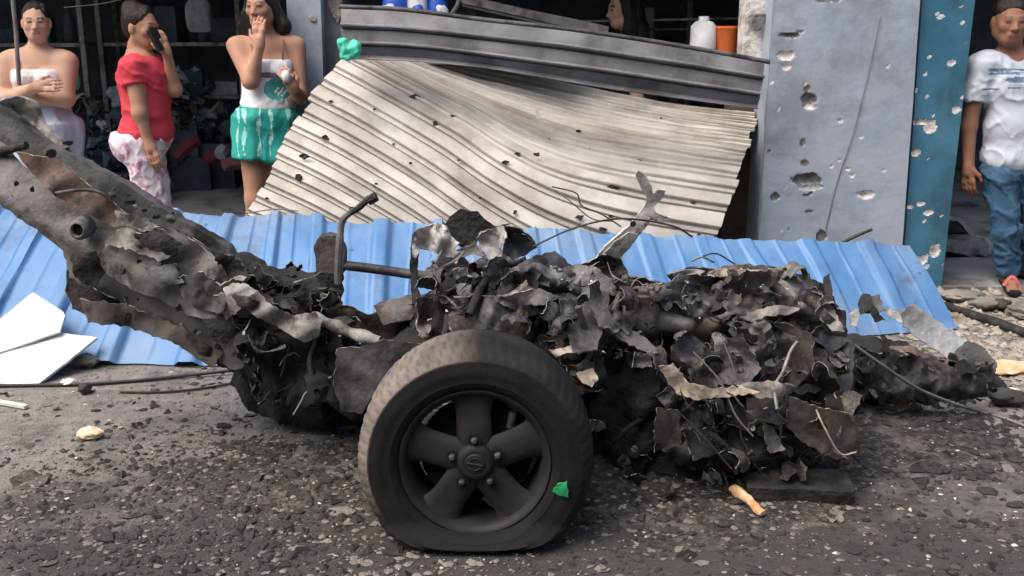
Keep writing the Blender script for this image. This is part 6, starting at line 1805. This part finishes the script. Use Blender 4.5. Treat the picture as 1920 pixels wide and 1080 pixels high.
ground_lump('foam_lump', 168, 822, (.046, .036, .018), 'foam_tan', 'cream coloured foam lump alone on the road, lower left', 'foam', 1)
ground_lump('paper_scrap', 130, 722, (.032, .03, .012), 'white_board', 'small white scrap by the lower white board corner', 'scrap', 2)
ground_lump('grey_rag', 165, 690, (.05, .03, .03), 'chip_grey', 'small grey lump beside the lower white board', 'lump', 3)
ground_lump('black_lump', 160, 738, (.025, .03, .02), 'chip_dark', 'little black lump on the road between the two cables', 'lump', 4)
# splintered pale piece with an orange end, right of the wheel
a = G(1372, 918, .02); b = G(1430, 962, .02)
g = Geo().tube(spline([a, a.lerp(b, .3) + Vector((0, 0, .012)), a.lerp(b, .65) + Vector((0, 0, .004)), b], 5), [.010, .014, .017, .018, .017, .015, .013, .012, .012, .013, .014, .014, .014, .013, .012, .010], 8)
gv = np.array([tuple(q) for q in g.v]); gn = vnoise(gv, 4, 3, 16)
gv += np.c_[gn, vnoise(gv, 5, 3, 16), vnoise(gv, 6, 3, 16)] * .006; gv[:, 2] = np.maximum(gv[:, 2], .002); g.v = [Vector(q) for q in gv]
tag(mk('pale_splinter', g.v, g.f, 'bone_wood', smooth=50), 'pale splinter with an orange end, right of the wheel', 'splinter')
c = G(1366, 898, .015)
g = Geo().tube(spline([c + Vector((-.016, 0, 0)), c + Vector((0, .01, .008)), c + Vector((.016, -.004, .004))], 4), [.004, .007, .008, .008, .007, .006, .005, .004, .003], 7)
tag(mk('green_scrap', g.v, g.f, 'plastic_green', smooth=50), 'tiny mint green scrap above the pale splinter', 'scrap')
# charred plank
p0, p1 = G(1395, 925), G(1592, 934)
g = Geo().box(((p0.x + p1.x) / 2, (p0.y + p1.y) / 2, .03), ((p1 - p0).length, .12, .055), Euler((0.12, .0, math.atan2(p1.y - p0.y, p1.x - p0.x))))
bm = bmesh.new()
for v_ in g.v: bm.verts.new(v_)
bm.verts.ensure_lookup_table()
for f_ in g.f: bm.faces.new([bm.verts[i] for i in f_])
bmesh.ops.subdivide_edges(bm, edges=bm.edges[:], cuts=9, use_grid_fill=True)
vv = np.array([tuple(x.co) for x in bm.verts]); ff = [tuple(q.index for q in fc.verts) for fc in bm.faces]; bm.free()
vv += np.c_[vnoise(vv, 3, 3, 6), vnoise(vv, 4, 3, 6), vnoise(vv, 5, 3, 6)] * .008; vv[:, 2] = np.maximum(vv[:, 2], .004)
tag(mk('charred_plank', vv, ff, 'char_wood', smooth=30), 'short black charred plank lying below the wreck', 'plank')
board('scrap_plate', [(1408, 885), (1500, 884), (1580, 892), (1584, 904), (1500, 906), (1470, 914), (1412, 908)], lambda x, y: 3.05 - (y - 884) * .002, 'chip_grey', 'dusty grey flat scrap on top of the charred plank', 'scrap', 803, t=.01, amp=.012)
p0, p1 = G(-40, 752), G(50, 768)
g = Geo().box(((p0.x + p1.x) / 2, (p0.y + p1.y) / 2, .012), ((p1 - p0).length, .022, .012), Euler((0, 0, math.atan2(p1.y - p0.y, p1.x - p0.x))))
tag(mk('white_batten', g.v, g.f, 'white_board'), 'thin white batten on the road at the left edge', 'batten')
# cables
for pts, r, mt, lb in [([G(-60, 724, .01), G(60, 722, .01), G(160, 720, .01), G(260, 713, .01), G(350, 704, .012), G(440, 694, .02)], .007, 'wire_black', 'black cable on the road in front of the left blue sheet, the farther one'),
                       ([G(225, 735, .008), G(300, 735, .008), G(380, 728, .008), G(450, 716, .01)], .005, 'wire_black', 'black cable on the road in front of the left blue sheet, the nearer one'),
                       ([P(1592, 640, 3.2), P(1650, 682, 3.25), P(1720, 728, 3.4), P(1790, 757, 3.55), G(1840, 772, .01), G(1900, 790, .01), G(1990, 830, .01)], .006, 'wire_grey', 'grey cable running from the wreck to the right edge')]:
    g = Geo().tube(spline(pts, 10), r, 7); tag(mk('cable', g.v, g.f, mt, smooth=60), lb, 'cable')
# dark bar and rubble by the man's feet
a, b = G(1765, 572, .02), G(1990, 650, .02)
g = Geo().tube([a, a.lerp(b, .5) + Vector((0, 0, .012)), b], .022, 8)
tag(mk('dark_pipe', g.v, g.f, 'char_wood', smooth=50), 'dark pipe lying on the ground at the right edge', 'pipe')
for k, (px, py, r, mt, lb) in enumerate([(1800, 566, (.11, .07, .03), 'chip_grey', 'grey rubble lump at the foot of the teal pillar'), (1872, 583, (.06, .05, .03), 'chip_dark', 'dark rounded lump in front of the man\'s feet'), (1912, 598, (.06, .08, .035), 'chip_grey', 'pale grey chunk at the right edge by the dark pipe'), (1845, 583, (.08, .05, .03), 'chip_grey', 'flat grey chunk left of the dark lump by the man'), (1825, 562, (.05, .04, .02), 'rubble_tan', 'tan rubble chunk beneath the crushed silver car'), (1885, 760, (.07, .05, .03), 'chip_dark', 'dark slab on the road at the right edge below the cable'), (1900, 740, (.025, .03, .012), 'white_board', 'small white scrap at the right edge by the cable'), (1890, 700, (.1, .06, .025), 'bone_wood', 'tan flat rubble at the right edge behind the wreck heap')]):
    ground_lump('rubble_chunk', px, py, r, mt, lb, 'rubble', 30 + k, 'rubble at the right')

# ---- bed of soot, ash and crumbs heaped under the wreck
def ash_h(p_):
    env = np.clip(1.15 - np.sqrt(((p_[:, 0] - .35) / 1.35) ** 2 + ((p_[:, 1] - 3.3) / .6) ** 2) + .35 * vnoise(p_, 71, 4, .9), 0, 1)
    return env * (.008 + .020 * np.abs(vnoise(p_, 72, 4, 2.2)) + .012 * np.abs(vnoise(p_, 73, 4, 7))) - .004


xs_ = np.linspace(-1.6, 2.6, 240); ys_ = np.linspace(2.25, 4.3, 130)
XX, YY = np.meshgrid(xs_, ys_, indexing='ij'); p_ = np.c_[XX.ravel(), YY.ravel(), 0 * XX.ravel()]
hz = ash_h(p_)
p_[:, 2] = hz
W_ = len(ys_); f_ = []
for i in range(len(xs_) - 1):
    for k in range(W_ - 1):
        a = i * W_ + k; q = (a, a + W_, a + W_ + 1, a + 1)
        if max(hz[list(q)]) > .0: f_.append(q)
tag(mk('ash_bed', p_, f_, 'ash_ground', org=(.5, 3.3, 0), smooth=50), 'bed of soot, ash and crumbs under the wreck', 'ash', kind='stuff')

# ---- larger burnt flakes, one by one
FL = []
for s in range(18):
    rnd = random.Random(4000 + s); n = rnd.randint(6, 9); asp = rnd.uniform(.35, .8)
    poly = [(rnd.uniform(.6, 1) * math.cos(2 * math.pi * k / n), rnd.uniform(.6, 1) * asp * math.sin(2 * math.pi * k / n)) for k in range(n)]
    q, tr = plate(poly, .35, .06, rnd)
    d = vnoise(np.c_[q, 0 * q[:, 0]], s, 2, .5) * .16 + .16
    V, fs = thicken(np.c_[q, d], tr, .08); V[:, 2] = np.maximum(V[:, 2], .0)
    me = mesh_from('burnt_flake', V, fs, 40); me.materials.append(MATS['chip_dark']); FL.append(me)
rnd = random.Random(99)
spots = [(195, 1005, .07), (60, 905, .07), (150, 880, .06), (640, 960, .06), (735, 1030, .06), (330, 850, .05), (270, 905, .05), (90, 1040, .06), (300, 1050, .05), (480, 1030, .05), (520, 880, .05), (560, 930, .06), (610, 900, .05), (1560, 975, .05), (1780, 850, .035), (1890, 880, .035), (1290, 1045, .05), (1600, 1030, .045), (1420, 1005, .04), (1700, 990, .04), (180, 770, .03), (260, 800, .03), (420, 800, .04), (470, 780, .04)]
for k in range(110):
    spots.append((rnd.uniform(-20, 700), rnd.uniform(730, 1075), rnd.uniform(.012, .036)))
for k in range(90):
    spots.append((rnd.uniform(1130, 1930), rnd.uniform(790 if rnd.random() < .7 else 930, 1075), rnd.uniform(.012, .034)))
for (px, py, s) in spots:
    o = bpy.data.objects.new('burnt_flake', rnd.choice(FL) if rnd.random() < .6 else rnd.choice(SHRED)); COL.objects.link(o)
    o.location = G(px, py, .001); o.scale = (s, s, s * rnd.uniform(.3, .9)); o.rotation_euler = (rnd.uniform(-.1, .1), rnd.uniform(-.1, .1), rnd.uniform(0, 6.28))
    o.material_slots[0].link = 'OBJECT'; o.material_slots[0].material = MATS[rnd.choice(['chip_dark', 'chip_dark', 'soot', 'chip_dark', 'chip_grey', 'burnt_brown'])]
    side = 'left of the wheel' if px < 780 else 'right of the wheel'
    tag(o, 'burnt flat flake on the road ' + side, 'flake', 'burnt flakes on the road ' + side)


# ---- uncountable grit
def grit(name, mat, label, n, size, seed, area, zs=.45):
    rs = np.random.RandomState(seed)
    v = np.zeros((n * 7, 3)); f = []
    m_ = n * 4; X = rs.uniform(area[0], area[1], m_); Y = area[2] + (area[3] - area[2]) * rs.rand(m_) ** 1.25
    pr = np.clip(.5 + .75 * vnoise(np.c_[X, Y, 0 * X], seed + 50, 4, .55) + .35 * np.exp(-((X - .1) ** 2 / 2.2 + (Y - 3.1) ** 2 / .5)), .02, 1.0) ** 1.6
    kp = np.argsort(rs.rand(m_) / pr)[:n]; X = X[kp]; Y = Y[kp]
    cl = vnoise(np.c_[X, Y, 0 * X], seed, 3, .5)
    S = size[0] + (size[1] - size[0]) * rs.rand(n) ** 3.2
    S *= np.clip(.75 + .6 * cl, .25, 1.5)
    for i in range(n):
        a0 = rs.rand() * 6.28; s = S[i]; asp = rs.uniform(.45, 1)
        ca, sa = math.cos(a0), math.sin(a0)
        for k in range(5):
            a = 6.283 * k / 5 + rs.uniform(-.4, .4); r = s * rs.uniform(.6, 1.1)
            x, y = r * math.cos(a), r * asp * math.sin(a)
            v[i * 7 + k] = (X[i] + x * ca - y * sa, Y[i] + x * sa + y * ca, .002 + s * rs.uniform(0, .2) * zs)
        v[i * 7 + 5] = (X[i] + s * rs.uniform(-.3, .3), Y[i] + s * rs.uniform(-.3, .3), s * zs * rs.uniform(.5, 1.2) + .003)
        v[i * 7 + 6] = (X[i], Y[i], .0015)
        b = i * 7
        for k in range(5):
            f.append((b + k, b + (k + 1) % 5, b + 5))
    v[:, 2] += np.repeat(np.maximum(ash_h(np.c_[X, Y, 0 * X]), 0), 7)
    o = mk(name, v, f, mat, org=(0, 3.5, 0))
    return tag(o, label, 'grit', kind='stuff')


AREA = (-3.4, 3.6, 2.15, 5.3)
grit('dark_grit', 'chip_dark', 'dark burnt grit scattered over the whole road', 11000, (.004, .026), 1, AREA, .3)
grit('grey_grit', 'chip_grey', 'grey crumbs and dust clods scattered over the road', 16000, (.003, .02), 2, AREA, .25)
grit('soot_crumbs', 'chip_dark', 'coarse black crumbs and shards around the wreck', 3500, (.006, .034), 8, (-1.6, 2.4, 2.4, 4.0), .5)
grit('pale_grit', 'chip_pale', 'small pale chips scattered over the road', 1700, (.003, .016), 3, AREA)
grit('tan_rubble', 'rubble_tan', 'tan broken plaster rubble on the ground at the right', 3500, (.005, .05), 4, (1.85, 3.4, 4.0, 5.5), .6)
